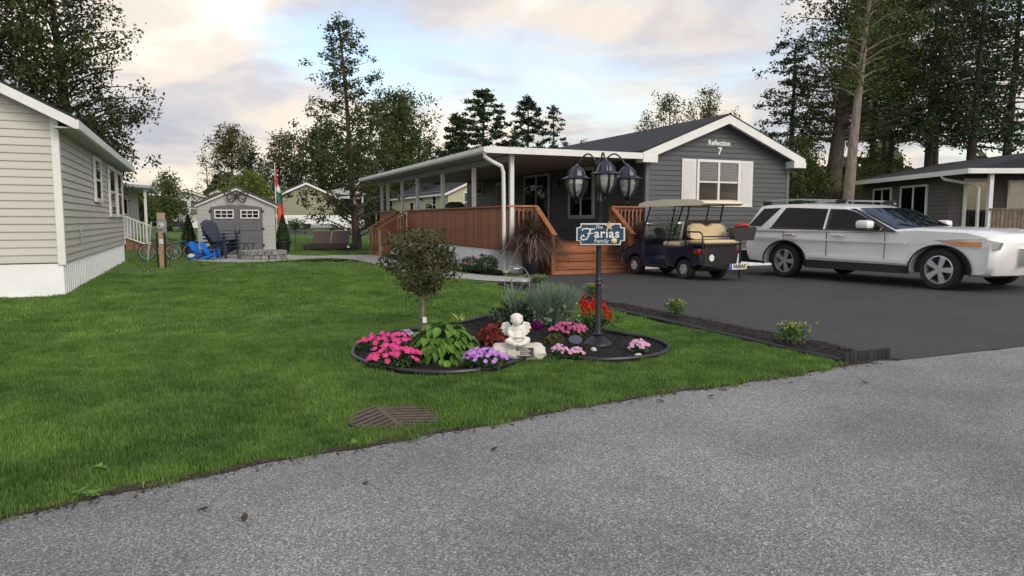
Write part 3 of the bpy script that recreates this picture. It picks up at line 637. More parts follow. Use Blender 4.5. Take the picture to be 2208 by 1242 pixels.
MB().tube([(0, 0, .08), (0, 0, .03), (0, 0, -.12)], [.012, .022, .01], 8).build('body', BLACK_METAL, bf, True)
MB().tube([(0, 0, .08), (.06, 0, .16)], .006, 5).tube([(0, 0, .08), (-.06, 0, .16)], .006, 5).build('antennae', BLACK_METAL, bf)
# ------------------------------------------------------------------ neighbouring homes
def simple_home(label, corner, L_, Wd, axis, wallm, base, eave, apex, wins, group=None, skirt=.6, boards=True, lap=.2, rz=0, roofm=None):
    """gabled home; local +X along the gable, +Y back; corner is the front left ground corner"""
    h = thing('mobile_home', label, 'house', (corner[0], corner[1], base), rz, group)
    MB().prism([(0, skirt), (Wd, skirt), (Wd, eave), (Wd/2, apex), (0, eave)], 0, L_, 'y').build('wall', wallm, h)
    MB().box(.01, Wd-.01, .02, L_-.02, -.6, skirt).build('skirting', WHITE_SKIRT, h)
    zz_ = lambda x: apex-abs(x-Wd/2)*(apex-eave)/(Wd/2)
    for a, b in ((-.3, Wd/2), (Wd/2, Wd+.3)):
        MB().prism([(a, zz_(a)+.07), (b, zz_(b)+.07), (b, zz_(b)+.14), (a, zz_(a)+.14)], -.3, L_+.3, 'y').build('roof', roofm or SHINGLE, h)
        MB().prism([(a, zz_(a)-.10), (b, zz_(b)-.10), (b, zz_(b)+.068), (a, zz_(a)+.068)], -.31, -.25, 'y').build('rake_board', WHITE, h)
    for x in (-.34, Wd+.27): MB().box(x, x+.07, -.29, L_+.28, zz_(-.3)-.08, zz_(-.3)+.065).build('fascia', WHITE, h)
    if boards:
        bm_ = board_mesh('siding_board', wallm, lap, .02); n = int((eave-skirt)/lap)
        def g(z):
            if z < eave: return (0, Wd)
            k = (z-eave)/(apex-eave)*Wd/2; return (k, Wd-k)
        siding(h, bm_, (0, 0), (Wd, 0), skirt, apex-.1, lap, g); siding(h, bm_, (0, L_), (0, 0), skirt, eave, lap)
    for side, p, z0, z1, wd in wins:
        if side == 'f': window(h, (p, -.01, (z0+z1)/2), wd, z1-z0, 0, (1, 2), .06, .08, blind=BLIND if wd < .9 else None)
        if side == 'l': window(h, (-.01, p, (z0+z1)/2), wd, z1-z0, -math.pi/2, (1, 2), .06, .08)
    return h
YEL = mat('cream_yellow_siding', (.50, .46, .33), .55, .06, 1.5, rnd=.03); TAN = mat('olive_tan_siding', (.255, .25, .165), .6, .06, 1.5, rnd=.03)
c = pd(966, 400, 50); simple_home('cream yellow sided home with dark roof seen behind the porch posts', (c[0], c[1]), 15.5, 5.4, 0, YEL, T(*c[:2]), 3.05, 4.3, [('l', 3.0, 1.6, 2.9, .9), ('l', 9.0, 1.2, 2.6, 1.1), ('f', 1.5, 1.7, 3.1, .8)])
c = pd(596, 470, 60); th = simple_home('olive tan home with blank gable end beyond the shed', (c[0], c[1]), 12, 4.9, 0, TAN, T(*c[:2])+.02, 2.65, 3.75, [], skirt=.75)
# low white trailer and asphalt lane by the tan home
c = pd(592, 480, 57); tr = thing('flatbed_trailer', 'long low white trailer parked in front of the olive tan home', 'trailer', (c[0], c[1], T(*c[:2])))
MB().box(0, 6.4, 0, 2, .45, 1.15).build('side_panel', WHITE_SKIRT, tr); MB().prism([(6.4, .45), (6.9, .45), (6.6, 1.15), (6.4, 1.15)], 0, 2, 'y').build('ramp', WHITE_SKIRT, tr)
for x in (1.6, 2.5):
    MB().lathe([(.05, -.1), (.3, -.1), (.33, -.05), (.33, .05), (.3, .1), (.05, .1)], 16, (x, .2, .33), Matrix.Rotation(math.pi/2, 4, 'X')).build('wheel', RUBBER, tr, True)
lane = [pd(560, 500, 50)[:2], pd(840, 500, 50)[:2], pd(860, 495, 56)[:2], pd(540, 495, 56)[:2]]
ln_ = MB().add([(*p, T(*p)+.02) for p in lane], [(0, 1, 2, 3)]).build('lane', DRIVE); tag(ln_, kind='structure')
# brown deck with metal roof shelters far behind
BROWN = mat('brown_fence_board', (.10, .055, .038), .75, .3, 4, rnd=.2)
c = pd(708, 470, 64); fd = thing('timber_deck', 'brown board deck with white gazebo roofs far behind the tall tree', 'deck', (c[0], c[1], T(*c[:2])))
for i in range(24): MB().box(i*.135, i*.135+.125, 0, .03, .75, 2.05).build('board', BROWN, fd)
MB().box(-.05, 3.3, -.04, .05, 2.06, 2.12).build('top_rail', BROWN, fd); MB().box(.2, 3.2, .1, 3, 0, .72).build('skirting', WHITE_SKIRT, fd)
for x in (.1, 3.1):
    for y in (.2, 3): MB().box(x-.06, x+.06, y-.06, y+.06, 0, 3.0).build('post', POST, fd)
MB().prism([(-.2, 2.95), (3.4, 2.95), (3.1, 3.25), (1.6, 3.6), (.1, 3.25)], -.1, 3.2, 'y').build('roof', GALV, fd)
c = pd(757, 470, 70); s2 = thing('carport', 'flat white carport roof on posts far behind the deck steps', 'carport', (c[0], c[1], T(*c[:2])))
MB().box(-1.2, 2.6, 0, 4, 2.75, 2.95).build('roof', WHITE, s2)
for x in (-1.1, 2.5): MB().box(x-.06, x+.06, .1, .22, 0, 2.75).build('post', POST, s2)
MB().box(-1.1, 2.5, 3, 3.1, .0, 2.75).build('wall', CURTAIN, s2)
# right neighbour behind the white vehicle (aligned with the view, turned from the main home)
TAUPE = mat('dark_taupe_siding', (.095, .085, .078), .6, .1, 2, rnd=.05)
corner = c2w(15.9, 26.3); rh = thing('mobile_home', 'dark taupe home with white trimmed windows behind the parked vehicle', 'house', (*corner, 0), -YAW)
MB().box(0, 7, 0, 6.4, .6, 2.95).build('wall', TAUPE, rh); MB().box(.02, 7, .02, 6.3, 0, .6).build('skirting', WHITE_SKIRT, rh)
bt = board_mesh('siding_board', TAUPE, .15, .022); siding(rh, bt, (0, 6.4), (0, 0), .6, 2.9, .15); siding(rh, bt, (0, 0), (7, 0), .6, 2.9, .15)
MB().prism([(-.62, 3.0), (-.62, 3.12), (3.5, 3.95), (7.6, 3.12), (7.6, 3.0)], -2.1, 6.9, 'y').build('roof', SHINGLE, rh)
MB().box(-.68, -.622, -2.15, 6.9, 2.96, 3.13).build('fascia', WHITE, rh); MB().box(-.62, 7.6, -2.16, -2.10, 2.96, 3.13).build('fascia', WHITE, rh)
for y, wd in ((4.6, 1.5), (2.2, 1.9)): window(rh, (-.02, y, 2.1), wd, 1.35, -math.pi/2, (2, 1), .07, .08, curtain=CURTAIN)
window(rh, (1.0, -.02, 1.9), 1.0, 2.0, 0, (1, 1), .07, .12, name='door'); window(rh, (3.2, -.02, 2.1), 2.2, 1.5, 0, (2, 1), .06, .07, curtain=CURTAIN)
for x, y in ((.25, -1.9), (1.6, -1.9), (3.2, -1.9), (4.8, -1.9)): MB().rbox(x-.07, x+.07, y-.07, y+.07, .6, 2.96, .01).build('porch_post', POST, rh)
MB().tube([(-.64, -.6, 2.95), (-.60, -.7, 2.84), (-.12, -1.6, 2.62), (-.05, -1.75, 2.5), (-.05, -1.78, .2)], .055, 8).build('downspout', mat('tan_downspout', (.5, .46, .42), .5), rh, True)
DKB = mat('weathered_fence_board', (.15, .105, .08), .8, .3, 5, rnd=.2)
for i in range(44): MB().box(.3+i*.14, .3+i*.14+.12, -2.02, -2.0, .55, 1.75).build('rail_board', DKB, rh)
MB().box(.2, 6.6, -2.06, -1.96, 1.76, 1.80).build('top_rail', DKB, rh); MB().box(.2, 6.6, -1.98, 0, .45, .58).build('porch_floor', DKB, rh)
c = pd(1700, 402, 44); s3 = thing('carport', 'small green edged canopy on thin posts glimpsed right of the charcoal home', 'canopy', (c[0], c[1], T(*c[:2])))
MB().box(-1.4, 1.6, 0, 3, 2.6, 2.75).build('roof', mat('pale_green_roof', (.5, .58, .52), .5), s3)
for x in (-.2, .5): MB().box(x-.04, x+.04, .1, .18, 0, 2.6).build('post', POST, s3)
# far left neighbours: porch with white pickets, sun room, blue roofed home
c = pd(262, 470, 33); nb = thing('porch_home', 'white home with roofed porch and white picket stair behind the pale grey home', 'house', (c[0], c[1], T(*c[:2])), R(0))
NBW = mat('white_vinyl_siding', (.55, .55, .56), .5, .06, 2, rnd=.03)
MB().box(-5, .2, 2.4, 8, .6, 3.0).build('wall', NBW, nb); bw = board_mesh('siding_board', NBW, .2, .022); siding(nb, bw, (-3, 2.4), (.2, 2.4), .6, 3.0, .2)
MB().prism([(-5, 3.15), (1.25, 2.85), (1.25, 2.97), (-5, 3.45)], -.3, 8.2, 'y').build('porch_roof', GALV, nb)
for x in (-.9, -.2, .5, 1.0): window(nb, (x-.6, 2.36, 2.05), .45, .8, 0, (1, 1), .05, .06) if x < .7 else MB().rbox(x-.06, x+.06, .0, .12, .5, 2.87, .01).build('porch_post', POST, nb)
for x in (-.7, -.05): MB().rbox(x-.06, x+.06, .0, .12, .5, 2.9, .01).build('porch_post', POST, nb)
MB().tube([(1.2, .0, 2.85), (1.0, .03, 2.65), (1.0, .03, .3)], .05, 8).build('downspout', WHITE, nb, True)
for i in range(16): x = -.8+i*.13; MB().box(x-.02, x+.02, -.30, -.27, 1.05-.42*(x+.8), 1.95-.42*(x+.8)).build('picket', WHITE, nb)
MB().beam((-.9, -.285, 2.0), (1.25, -.285, 1.10), .07, .06).build('hand_rail', WHITE, nb); MB().beam((-.9, -.285, 1.06), (1.25, -.285, .16), .06, .06).build('bottom_rail', WHITE, nb)
for i in range(5): MB().box(-.6+i*.35, -.22+i*.35, -.2, .9, .0, .78-i*.16).build('step', mat('brick_step', (.25, .12, .08), .8, .3, 8), nb)
MB().ball((-.35, 1.0, 2.62), (.16, .16, .12)).build('porch_lamp', mat('frosted_globe', (.8, .8, .76), .3), nb, True)
c = pd(362, 470, 62); simple_home('small cream sun room home with tall windows beside the far hedge', (c[0], c[1]), 6, 2.9, 0, NBW, T(*c[:2]), 2.75, 3.2, [('f', .5, 1.0, 2.4, .7), ('f', 1.3, 1.0, 2.4, .7), ('f', 2.1, 1.0, 2.4, .7)], boards=False)
c = pd(418, 470, 70); simple_home('far home with pale blue grey roof left of the shed', (c[0], c[1]), 9, 4.4, 0, mat('pinkish_beige_wall', (.42, .38, .34), .6), T(*c[:2]), 2.4, 3.5, [('f', 2.6, 1.0, 2.0, .8)], boards=False, roofm=GALV)
# ------------------------------------------------------------------ white sport utility vehicle
PAINT = mat('white_car_paint', (.80, .80, .80), .28, .03, 2, coat=.8); TRIM = mat('black_trim', (.02, .02, .022), .5, .2, 10)
REDLENS = mat('red_lens', (.35, .012, .012), .12, .15, 6); AMBER = mat('amber_headlamp', (.75, .28, .10), .1, .2, 6); LAMPGLASS = mat('headlamp_glass', (.55, .56, .57), .06, .15, 8, metal=.5)
WHEELRIM = mat('polished_rim', (.62, .63, .65), .22, .1, 5, metal=.55)
def lofted(layers, xform=None):
    """layers: list of (y, polygon[(x,z)]) with equal point counts -> closed mesh"""
    mb = MB(); n = len(layers[0][1]); vs = []
    for y, P in layers: vs += [(xform(x, y, z) if xform else (x, y, z)) for x, z in P]
    fs = [tuple(range(n))[::-1], tuple((len(layers)-1)*n+k for k in range(n))]
    for i in range(len(layers)-1):
        for k in range(n): fs.append((i*n+k, i*n+(k+1) % n, (i+1)*n+(k+1) % n, (i+1)*n+k))
    return mb.add(vs, fs)
def inset(P, d):
    cx = sum(p[0] for p in P)/len(P); cz = sum(p[1] for p in P)/len(P); out = []; n = len(P)
    for i in range(n):
        a, b, c = Vector(P[i-1]), Vector(P[i]), Vector(P[(i+1) % n])
        e1 = (b-a).normalized(); e2 = (c-b).normalized(); nn = Vector((-(e1.y+e2.y), e1.x+e2.x))
        if nn.length < 1e-6: nn = Vector((-e1.y, e1.x))
        nn.normalize(); k = max(.5, nn.dot(Vector((-e1.y, e1.x)))); out.append(tuple(b+nn*d/k))
    return out
def wheel(parent, c, r, wd, spokes, rimm, rad=None):
    """axle along Y; outer side towards -Y"""
    M_ = Matrix.Rotation(math.pi/2, 4, 'X'); h = wd/2; ri = rad or r*.66
    ty = MB().lathe([(ri, -h*.9), (r*.93, -h), (r, -h*.72), (r, h*.72), (r*.93, h), (ri, h*.9), (ri*.97, 0)], 32, (0, 0, 0), M_).build('wheel', RUBBER, parent, True, loc=c)
    rb = MB(); rb.lathe([(ri*1.0, h*.86), (ri*1.03, h*.90), (ri*.95, h*.93), (ri*.92, h*.5), (ri*.90, -h*.5), (ri*.6, -h*.5), (ri*.3, -h*.4)], 32, (0, 0, 0), M_, False); rim = rb.build('rim', rimm, ty, True)
    sp_ = MB()
    for i in range(spokes):
        A_ = Matrix.Rotation(2*math.pi*i/spokes, 4, 'Y')
        sp_.prism([(.04*r, -.09*r), (ri*.95, -.15*r), (ri*.95, .15*r), (.04*r, .09*r)], -h*.88, -h*.55, 'y', A_)
    sp_.lathe([(.01, h*.9), (.16*r, h*.9), (.2*r, h*.6)], 16, (0, 0, 0), M_); sp_.build('spoke', rimm, ty, True)
    MB().lathe([(ri*.9, -h*.2), (ri*.9, h*.1), (.01, h*.12)], 20, (0, 0, 0), M_).build('brake_disc', TRIM, ty, True)
    return ty
# forward is local +X, right side of the vehicle is local -Y ... visible side faces the camera
hx, hy = c2w(6.72, 17.6)
SH = 150; hd = math.atan2(math.cos(R(SH)), math.sin(R(SH)))       # camera-frame heading
ang = hd-YAW
suv = thing('sport_utility_vehicle', 'large white sport utility vehicle with tinted windows parked on the driveway', 'car', (hx, hy, .012), ang)
suv.scale = (1.26, 1.26, 1.0)
K = 1.04; Wd = 1.0*K
# origin = rear wheel contact of the visible (right, -Y) side; body centre line at y=+Wd*.93
Y0 = .90*K
low = [(-.98, .50), (-.96, .34), (-.5, .30), (3.6, .28), (3.75, .32), (3.82, .50), (3.84, .92), (3.72, 1.06), (3.3, 1.15), (2.45, 1.185), (1.5, 1.11), (.3, 1.14), (-.6, 1.17), (-.93, 1.17), (-1.0, 1.0), (-1.03, .72)]
low = [(x*K, z*K) for x, z in low]
def shape_low(x, y, z):
    k = (y/Wd)**2; xx = x-(.22*k if x > 3*K else 0)*((x-3*K)/.8)+(.12*k if x < -.6 else 0)
    tuck = 1-.10*max(0, (z/K-.85))/.3-.08*max(0, (.5-z/K))/.25+0.0
    if x > 2.9*K: tuck *= 1-.05*(x/K-2.9)
    return (xx, Y0+y*tuck, z)
lay = [(-Wd*.985, inset(low, .10)), (-Wd*1.0, inset(low, .055)), (-Wd*.975, inset(low, .02)), (-Wd*.90, low), (-Wd*.45, [(x, z+(.028 if z > .95*K else 0)) for x, z in low]), (Wd*.45, [(x, z+(.028 if z > .95*K else 0)) for x, z in low]), (Wd*.90, low), (Wd*.975, inset(low, .02)), (Wd*1.0, inset(low, .055)), (Wd*.985, inset(low, .10))]
body = lofted(lay, shape_low).build('body', PAINT, suv, True, 30)
gh = [(2.30, 1.08), (1.40, 1.60), (1.15, 1.69), (.2, 1.745), (-.55, 1.735), (-.80, 1.70), (-1.0, 1.20), (-.95, 1.05)]
gh = [(x*K, z*K) for x, z in gh]
def side_y(z): return 1-.19*max(0, z/K-1.12)/.62
def shape_gh(x, y, z):
    k = (y/Wd)**2; return (x-(.16*k if x > .9*K else 0)+(.10*k if x < -.6*K else 0), Y0+y*side_y(z), z-(.03*k if z > 1.5*K else 0))
ghl = [(s*Wd, P) for s, P in ((-.955, inset(gh, .05)), (-.945, inset(gh, .015)), (-.86, gh), (-.4, gh), (.4, gh), (.86, gh), (.945, inset(gh, .015)), (.955, inset(gh, .05)))]
cabin = lofted(ghl, shape_gh).build('cabin', PAINT, suv, True, 28)
WB = 2.86*K; RW = .385*K
cut = []
for x in (0, WB):
    cut.append(MB().lathe([(.47*K, -2), (.47*K, 2)], 40, (x, Y0, RW-.0), Matrix.Rotation(math.pi/2, 4, 'X')).build('cutter', TRIM, None)); cut[-1].parent = suv
bpy.context.view_layer.update(); boolcut(body, cut)
MB().box(-.75*K, 3.5*K, Y0-.80*Wd, Y0+.80*Wd, .30*K, .80*K).build('wheel_well', TRIM, suv)
for x in (0, WB):
    for s in (-1, 1):
        wh = wheel(suv, (x, Y0+s*(Wd*.985-.13), RW), RW, .25, 5, WHEELRIM, RW*.70)
        wh.scale = (1/1.26, 1/1.26, 1)
        if s == 1: wh.rotation_euler = (0, 0, math.pi)
        ar = MB()   # wheel arch lip
        ar.tube([(x+.475*K*math.cos(a), Y0+s*Wd*.955, RW+.475*K*math.sin(a)) for a in [R(-12+i*204/18) for i in range(19)]], .016, 6); ar.build('arch_lip', TRIM, suv, True)
for s in (-1, 1):
    MB().prism([(.50*K, .27*K), (WB-.50*K, .27*K), (WB-.50*K, .43*K), (.50*K, .45*K)], Y0+s*Wd*.93-.05, Y0+s*Wd*.93+.05, 'y').build('rocker_panel', TRIM, suv)
    MB().prism([(.52*K, .50*K), (WB-.50*K, .47*K), (WB-.50*K, .53*K), (.52*K, .56*K)], Y0+s*Wd*.962-.02, Y0+s*Wd*.962+.02, 'y').build('side_moulding', PAINT, suv)
    MB().prism([(-.80*K, .915*K), (2.35*K, .865*K), (2.35*K, .89*K), (-.80*K, .945*K)], Y0+s*Wd*.992-.014, Y0+s*Wd*.992+.014, 'y').build('body_crease', PAINT, suv)
MB().prism([(-1.06*K, .30*K), (-.47*K, .30*K), (-.47*K, .52*K), (-1.04*K, .60*K)], Y0-Wd*.945, Y0+Wd*.945, 'y').build('rear_bumper', TRIM, suv)
def side_panel(name, P, m, out=.012, s=-1, parent=None):
    mb = MB(); n = len(P); vs = []
    for off in (out, -.02):
        for x, z in P:
            x, z = x*K, z*K; y = s*(Wd*.955*side_y(z)+off); k = .9; vs.append((x-(.14 if x > .9*K else 0)*k+(.085 if x < -.6*K else 0)*k, Y0+y, z-.027))
    mb.add(vs, [tuple(range(n))[::-1], tuple(range(n, 2*n))]+[(i, (i+1) % n, n+(i+1) % n, n+i) for i in range(n)])
    return mb.build(name, m, parent or suv)
for s in (-1, 1):
    side_panel('side_glass', [(-.32, 1.20), (.93, 1.17), (.93, 1.615), (-.02, 1.66), (-.10, 1.645)], DARKGLASS, s=s)
    side_panel('side_glass', [(.98, 1.17), (2.0, 1.16), (2.02, 1.22), (1.50, 1.53), (1.30, 1.60), (.98, 1.612)], DARKGLASS, s=s)
    side_panel('a_pillar', [(2.02, 1.13), (2.30, 1.12), (1.46, 1.612), (1.36, 1.612), (1.52, 1.54), (2.04, 1.22)], TRIM, .014, s=s)
    side_panel('quarter_glass', [(-.95, 1.22), (-.56, 1.215), (-.22, 1.655), (-.68, 1.645)], DARKGLASS, s=s)
    side_panel('window_trim', [(-.36, 1.165), (2.1, 1.125), (2.1, 1.158), (.96, 1.166), (-.32, 1.196)], TRIM, .016, s=s)
    side_panel('pillar', [(.86, 1.17), (1.04, 1.17), (1.04, 1.612), (.86, 1.617)], TRIM, .0135, s=s)
    for x0 in (.02, 1.0):
        MB().rbox(x0*K, (x0+.24)*K, Y0+s*(Wd*1.0)-.03, Y0+s*(Wd*1.0)+.03, .985*K, 1.025*K, .012).build('door_handle', CHROME if s < 0 else PAINT, suv)
    for x0 in (-.02, .90, 1.98):
        MB().box(x0*K-.004, x0*K+.004, Y0+s*Wd*.962-.006, Y0+s*Wd*.962+.006, .50*K, 1.08*K).build('door_seam', TRIM, suv)
    mr = MB().rbox(1.62*K, 1.86*K, Y0+s*(Wd*1.0+.15)-.11, Y0+s*(Wd*1.0+.15)+.11, 1.16*K, 1.34*K, .06).build('mirror', PAINT, suv, True)
    MB().rbox(1.63*K, 1.84*K, Y0+s*(Wd*1.0+.13)-.13, Y0+s*(Wd*1.0+.13)+.10, 1.125*K, 1.165*K, .015).build('mirror_base', TRIM, mr)
    MB().tube([(-.7*K, Y0+s*Wd*.70, 1.755*K), (-.55*K, Y0+s*Wd*.70, 1.80*K), (.1, Y0+s*Wd*.70, 1.815*K), (.95*K, Y0+s*Wd*.70, 1.77*K), (1.1*K, Y0+s*Wd*.70, 1.71*K)], .022, 6).build('roof_rail', GALV, suv, True)
    for x0 in (-.62, .1, .98): MB().rbox((x0-.1)*K, (x0+.1)*K, Y0+s*Wd*.70-.025, Y0+s*Wd*.70+.025, 1.70*K, 1.79*K, .012).build('rail_foot', TRIM, suv)
    tl = MB().prism([(-1.06*K, .98*K), (-.76*K, 1.02*K), (-.70*K, 1.14*K), (-1.01*K, 1.14*K)], Y0+s*Wd*.80-.13, Y0+s*Wd*.80+.155 if s > 0 else Y0+s*Wd*.80+.13, 'y').build('tail_light', REDLENS, suv)
    MB().prism([(-1.06*K, .98*K), (-.72*K, 1.03*K), (-.70*K, 1.14*K), (-1.01*K, 1.14*K)], Y0+s*Wd*.93-.04, Y0+s*Wd*.93+.04, 'y').build('tail_light', REDLENS, suv)
    hl = MB().prism([(2.75*K, .955*K), (3.05*K, .86*K), (3.66*K, .80*K), (3.70*K, .93*K), (3.45*K, 1.0*K)], Y0+s*Wd*.885-.05, Y0+s*Wd*.885+.05, 'y', None).build('headlight', LAMPGLASS, suv)
    MB().prism([(2.85*K, .94*K), (3.08*K, .87*K), (3.45*K, .835*K), (3.45*K, .93*K)], Y0+s*Wd*.895-.055, Y0+s*Wd*.895+.055, 'y').build('turn_lamp', AMBER, hl)
wsv = []
for (x, z) in ((2.24, 1.13), (1.41, 1.60)):
    for yy in (-.80, -.4, 0, .4, .80): wsv.append(((x*K+.035)-.16*yy*yy*1.0, Y0+yy*Wd*side_y(z*K)*1.06, z*K+.012-.02*yy*yy))
MB().add(wsv, [(i, i+1, i+6, i+5) for i in range(4)]).build('windscreen', DARKGLASS, suv, True)
MB().tube([(2.27*K, Y0-.2, 1.135*K), (1.98*K, Y0-.62, 1.29*K)], .012, 5).tube([(2.27*K, Y0+.5, 1.135*K), (1.98*K, Y0+.02, 1.29*K)], .012, 5).build('wiper', TRIM, suv)
MB().box(3.72*K, 3.83*K, Y0-.55, Y0+.55, .52*K, .82*K).build('grille', CHROME, suv)
MB().box(-.985*K, -.90*K, Y0-.62, Y0+.62, 1.22*K, 1.58*K, Matrix.Translation((.02, 0, 0))).build('rear_glass', DARKGLASS, suv)
# ------------------------------------------------------------------ golf cart
NAVY = mat('dark_navy_cart_paint', (.010, .015, .040), .35, .2, 3, coat=.2); CREAM = mat('cream_vinyl_seat', (.62, .49, .30), .5, .06, 3, bump=.05); CREAMROOF = mat('cream_roof_plastic', (.72, .66, .52), .45, .05, 2)
gx_, gy_ = gp(1478, 604)
cart = thing('golf_cart', 'dark navy golf cart with cream seats and roof beside the front steps', 'golf cart', (gx_+.62, gy_+.18, .012), math.pi/2+R(5))
cw = .60; WBc = 1.85; RC = .235
rear = [(-.52, .36), (-.30, .30), (.35, .26), (.62, .30), (.66, .60), (.55, .74), (-.1, .80), (-.50, .74), (-.56, .58)]
rl = [(-cw, inset(rear, .05)), (-cw*1.02, inset(rear, .02)), (-cw*.94, rear), (cw*.94, rear), (cw*1.02, inset(rear, .02)), (cw, inset(rear, .05))]
rb = lofted(rl).build('rear_body', NAVY, cart, True, 30)
front = [(1.25, .24), (2.30, .26), (2.42, .42), (2.36, .60), (2.05, .74), (1.62, .86), (1.50, .84), (1.46, .50), (1.25, .32)]
fl = [(-cw*.96, inset(front, .05)), (-cw, inset(front, .02)), (-cw*.90, front), (cw*.90, front), (cw, inset(front, .02)), (cw*.96, inset(front, .05))]
fb = lofted(fl).build('front_cowl', NAVY, cart, True, 30)
cc = []
for x, o in ((0, rb), (WBc, fb)):
    c_ = MB().lathe([(.31, -2), (.31, 2)], 32, (x, 0, RC), Matrix.Rotation(math.pi/2, 4, 'X')).build('cutter', TRIM, cart); bpy.context.view_layer.update(); boolcut(o, [c_])
MB().box(-.4, 2.1, -cw*.62, cw*.62, .20, .42).build('chassis', BLACK_PLASTIC, cart); MB().box(.55, 1.5, -cw, cw, .235, .29).build('floor', BLACK_PLASTIC, cart)
for x in (0, WBc):
    for s in (-1, 1):
        wh = wheel(cart, (x, s*(cw-.10), RC), RC, .21, 6, WHEELRIM, RC*.52)
        if s == 1: wh.rotation_euler = (0, 0, math.pi)
def cushion(name, x0, x1, y0, y1, z0, z1, b, m, tilt=0, parent=None):
    Mx = Matrix.Translation(((x0+x1)/2, 0, z0))@Matrix.Rotation(tilt, 4, 'Y')@Matrix.Translation((-(x0+x1)/2, 0, -z0)); return MB().rbox(x0, x1, y0, y1, z0, z1, b, Mx).build(name, m, parent or cart, True, 60)
cushion('front_seat', .22, .80, -.56, .56, .76, .88, .05, CREAM)
cushion('seat_back', .12, .22, -.56, .56, .95, 1.38, .045, CREAM, R(-14)); cushion('seat_shell', .07, .125, -.57, .57, .93, 1.40, .02, BLACK_PLASTIC, R(-14))
# rear facing seat with a dipped two-lobed back
lob = [(-.55, .98), (-.58, 1.10), (-.54, 1.26), (-.42, 1.32), (-.2, 1.32), (-.08, 1.27), (0, 1.25), (.08, 1.27), (.2, 1.32), (.42, 1.32), (.54, 1.26), (.58, 1.10), (.55, .98), (.45, .95), (-.45, .95)]
sbk = MB(); vs = []
for xo, ins in ((-.17, .05), (-.20, .0), (-.09, .0), (-.06, .04)):
    P = inset(lob, -ins) if False else [(a*(1-ins), b-(b-1.13)*ins*1.6) for a, b in lob]; vs.append((xo, P))
n = len(lob); VV = [(xo+.12*(z-.95), y, z) for xo, P in vs for y, z in P]
sbk.add(VV, [tuple(range(n)), tuple(3*n+k for k in range(n))[::-1]]+[(i*n+k, i*n+(k+1) % n, (i+1)*n+(k+1) % n, (i+1)*n+k) for i in range(3) for k in range(n)]); sbk.build('rear_seat_back', CREAM, cart, True, 50)
cushion('rear_seat', -.66, -.16, -.57, .57, .845, .935, .035, CREAM)
MB().box(-.64, -.1, -.55, .55, .80, .842).build('seat_pan', BLACK_PLASTIC, cart)
MB().rbox(-.60, -.52, -.50, .50, .32, .80, .02).build('rear_bagwell', BLACK_PLASTIC, cart); MB().box(-1.0, -.55, -.52, .52, .30, .335).build('foot_plate', BLACK_METAL, cart)
MB().box(-.6055, -.6, -.50, -.49, .36, .76).build('panel_edge', TRIM, cart)
for s in (-1, 1):
    MB().tube([(-.10, s*.60, 1.12), (-.52, s*.60, 1.12), (-.60, s*.60, 1.08), (-.62, s*.60, 1.0), (-.62, s*.59, .82), (-.62, s*.57, .30)], .019, 8).build('grab_rail', BLACK_METAL, cart, True)
    MB().tube([(-.12, s*.52, .80), (-.10, s*.52, 1.15), (-.28, s*.52, 1.66)] if False else [(.02, s*.53, .80), (.0, s*.53, 1.3), (-.10, s*.53, 1.76)], .022, 8).build('rear_strut', BLACK_METAL, cart, True)
    MB().tube([(1.72, s*.53, .84), (1.45, s*.53, 1.40), (1.30, s*.53, 1.75)], .020, 8).build('front_strut', BLACK_METAL, cart, True)
    MB().tube([(.62, s*.55, .80), (.38, s*.54, 1.76)], .017, 8).build('mid_strut', BLACK_METAL, cart, True)
    tl_ = MB().rbox(-.585, -.36, s*.52-.11, s*.52+.11, .60, .71, .03).build('tail_light', REDLENS, cart, True)
    MB().rbox(2.30, 2.42, s*.40-.09, s*.40+.09, .50, .60, .03).build('headlight', LAMPGLASS, cart, True)
    mi = MB().ball((1.38, s*.50, 1.30), (.03, .10, .055)).build('mirror', CHROME, cart, True)
MB().box(-.625, -.605, -.58, .58, 1.0, 1.0+.03).build('cross_bar', BLACK_METAL, cart)
roofP = [(-.62, 1.775), (-.60, 1.80), (-.3, 1.845), (.6, 1.865), (1.25, 1.845), (1.62, 1.79), (1.64, 1.765), (1.5, 1.755), (-.55, 1.757)]
lofted([(-.62, inset(roofP, .028)), (-.60, inset(roofP, .008)), (-.50, roofP), (0, [(x, z+(.02 if z > 1.78 else 0)) for x, z in roofP]), (.50, roofP), (.60, inset(roofP, .008)), (.62, inset(roofP, .028))]).build('roof', CREAMROOF, cart, True, 50)
MB().lathe([(.165, -.012), (.18, 0), (.165, .012), (.152, 0)], 24, (0, 0, 0), Matrix.Translation((1.26, .25, 1.06))@Matrix.Rotation(R(-55), 4, 'Y')).tube([(1.26, .25, 1.06), (1.52, .25, .80)], .02, 6).build('steering_wheel', BLACK_PLASTIC, cart, True)
MB().prism([(1.46, .78), (1.62, .88), (1.55, .98), (1.44, .92)], -.55, .55, 'y').build('dashboard', BLACK_PLASTIC, cart)
PLATE = mat('white_plate', (.72, .72, .70), .4, .04); PBLUE = mat('plate_blue', (.02, .09, .45), .4, .05); PYEL = mat('plate_yellow', (.6, .5, .1), .5, .1)
pl = MB().box(-1.022, -1.002, -.40, .12, .27, .40).build('number_plate', PLATE, cart)
MB().box(-1.025, -1.0225, .07, .12, .27, .40).build('plate_band', PBLUE, pl); MB().box(-1.025, -1.0225, -.40, -.375, .275, .395).build('plate_band', PYEL, pl)
inst(text_mesh('plate_lettering', 'FARIAS', .125, BLACK_PLASTIC, .002, .004, .25), 'plate_lettering', pl, (-1.0245, -.15, .335), (math.pi/2, 0, -math.pi/2))
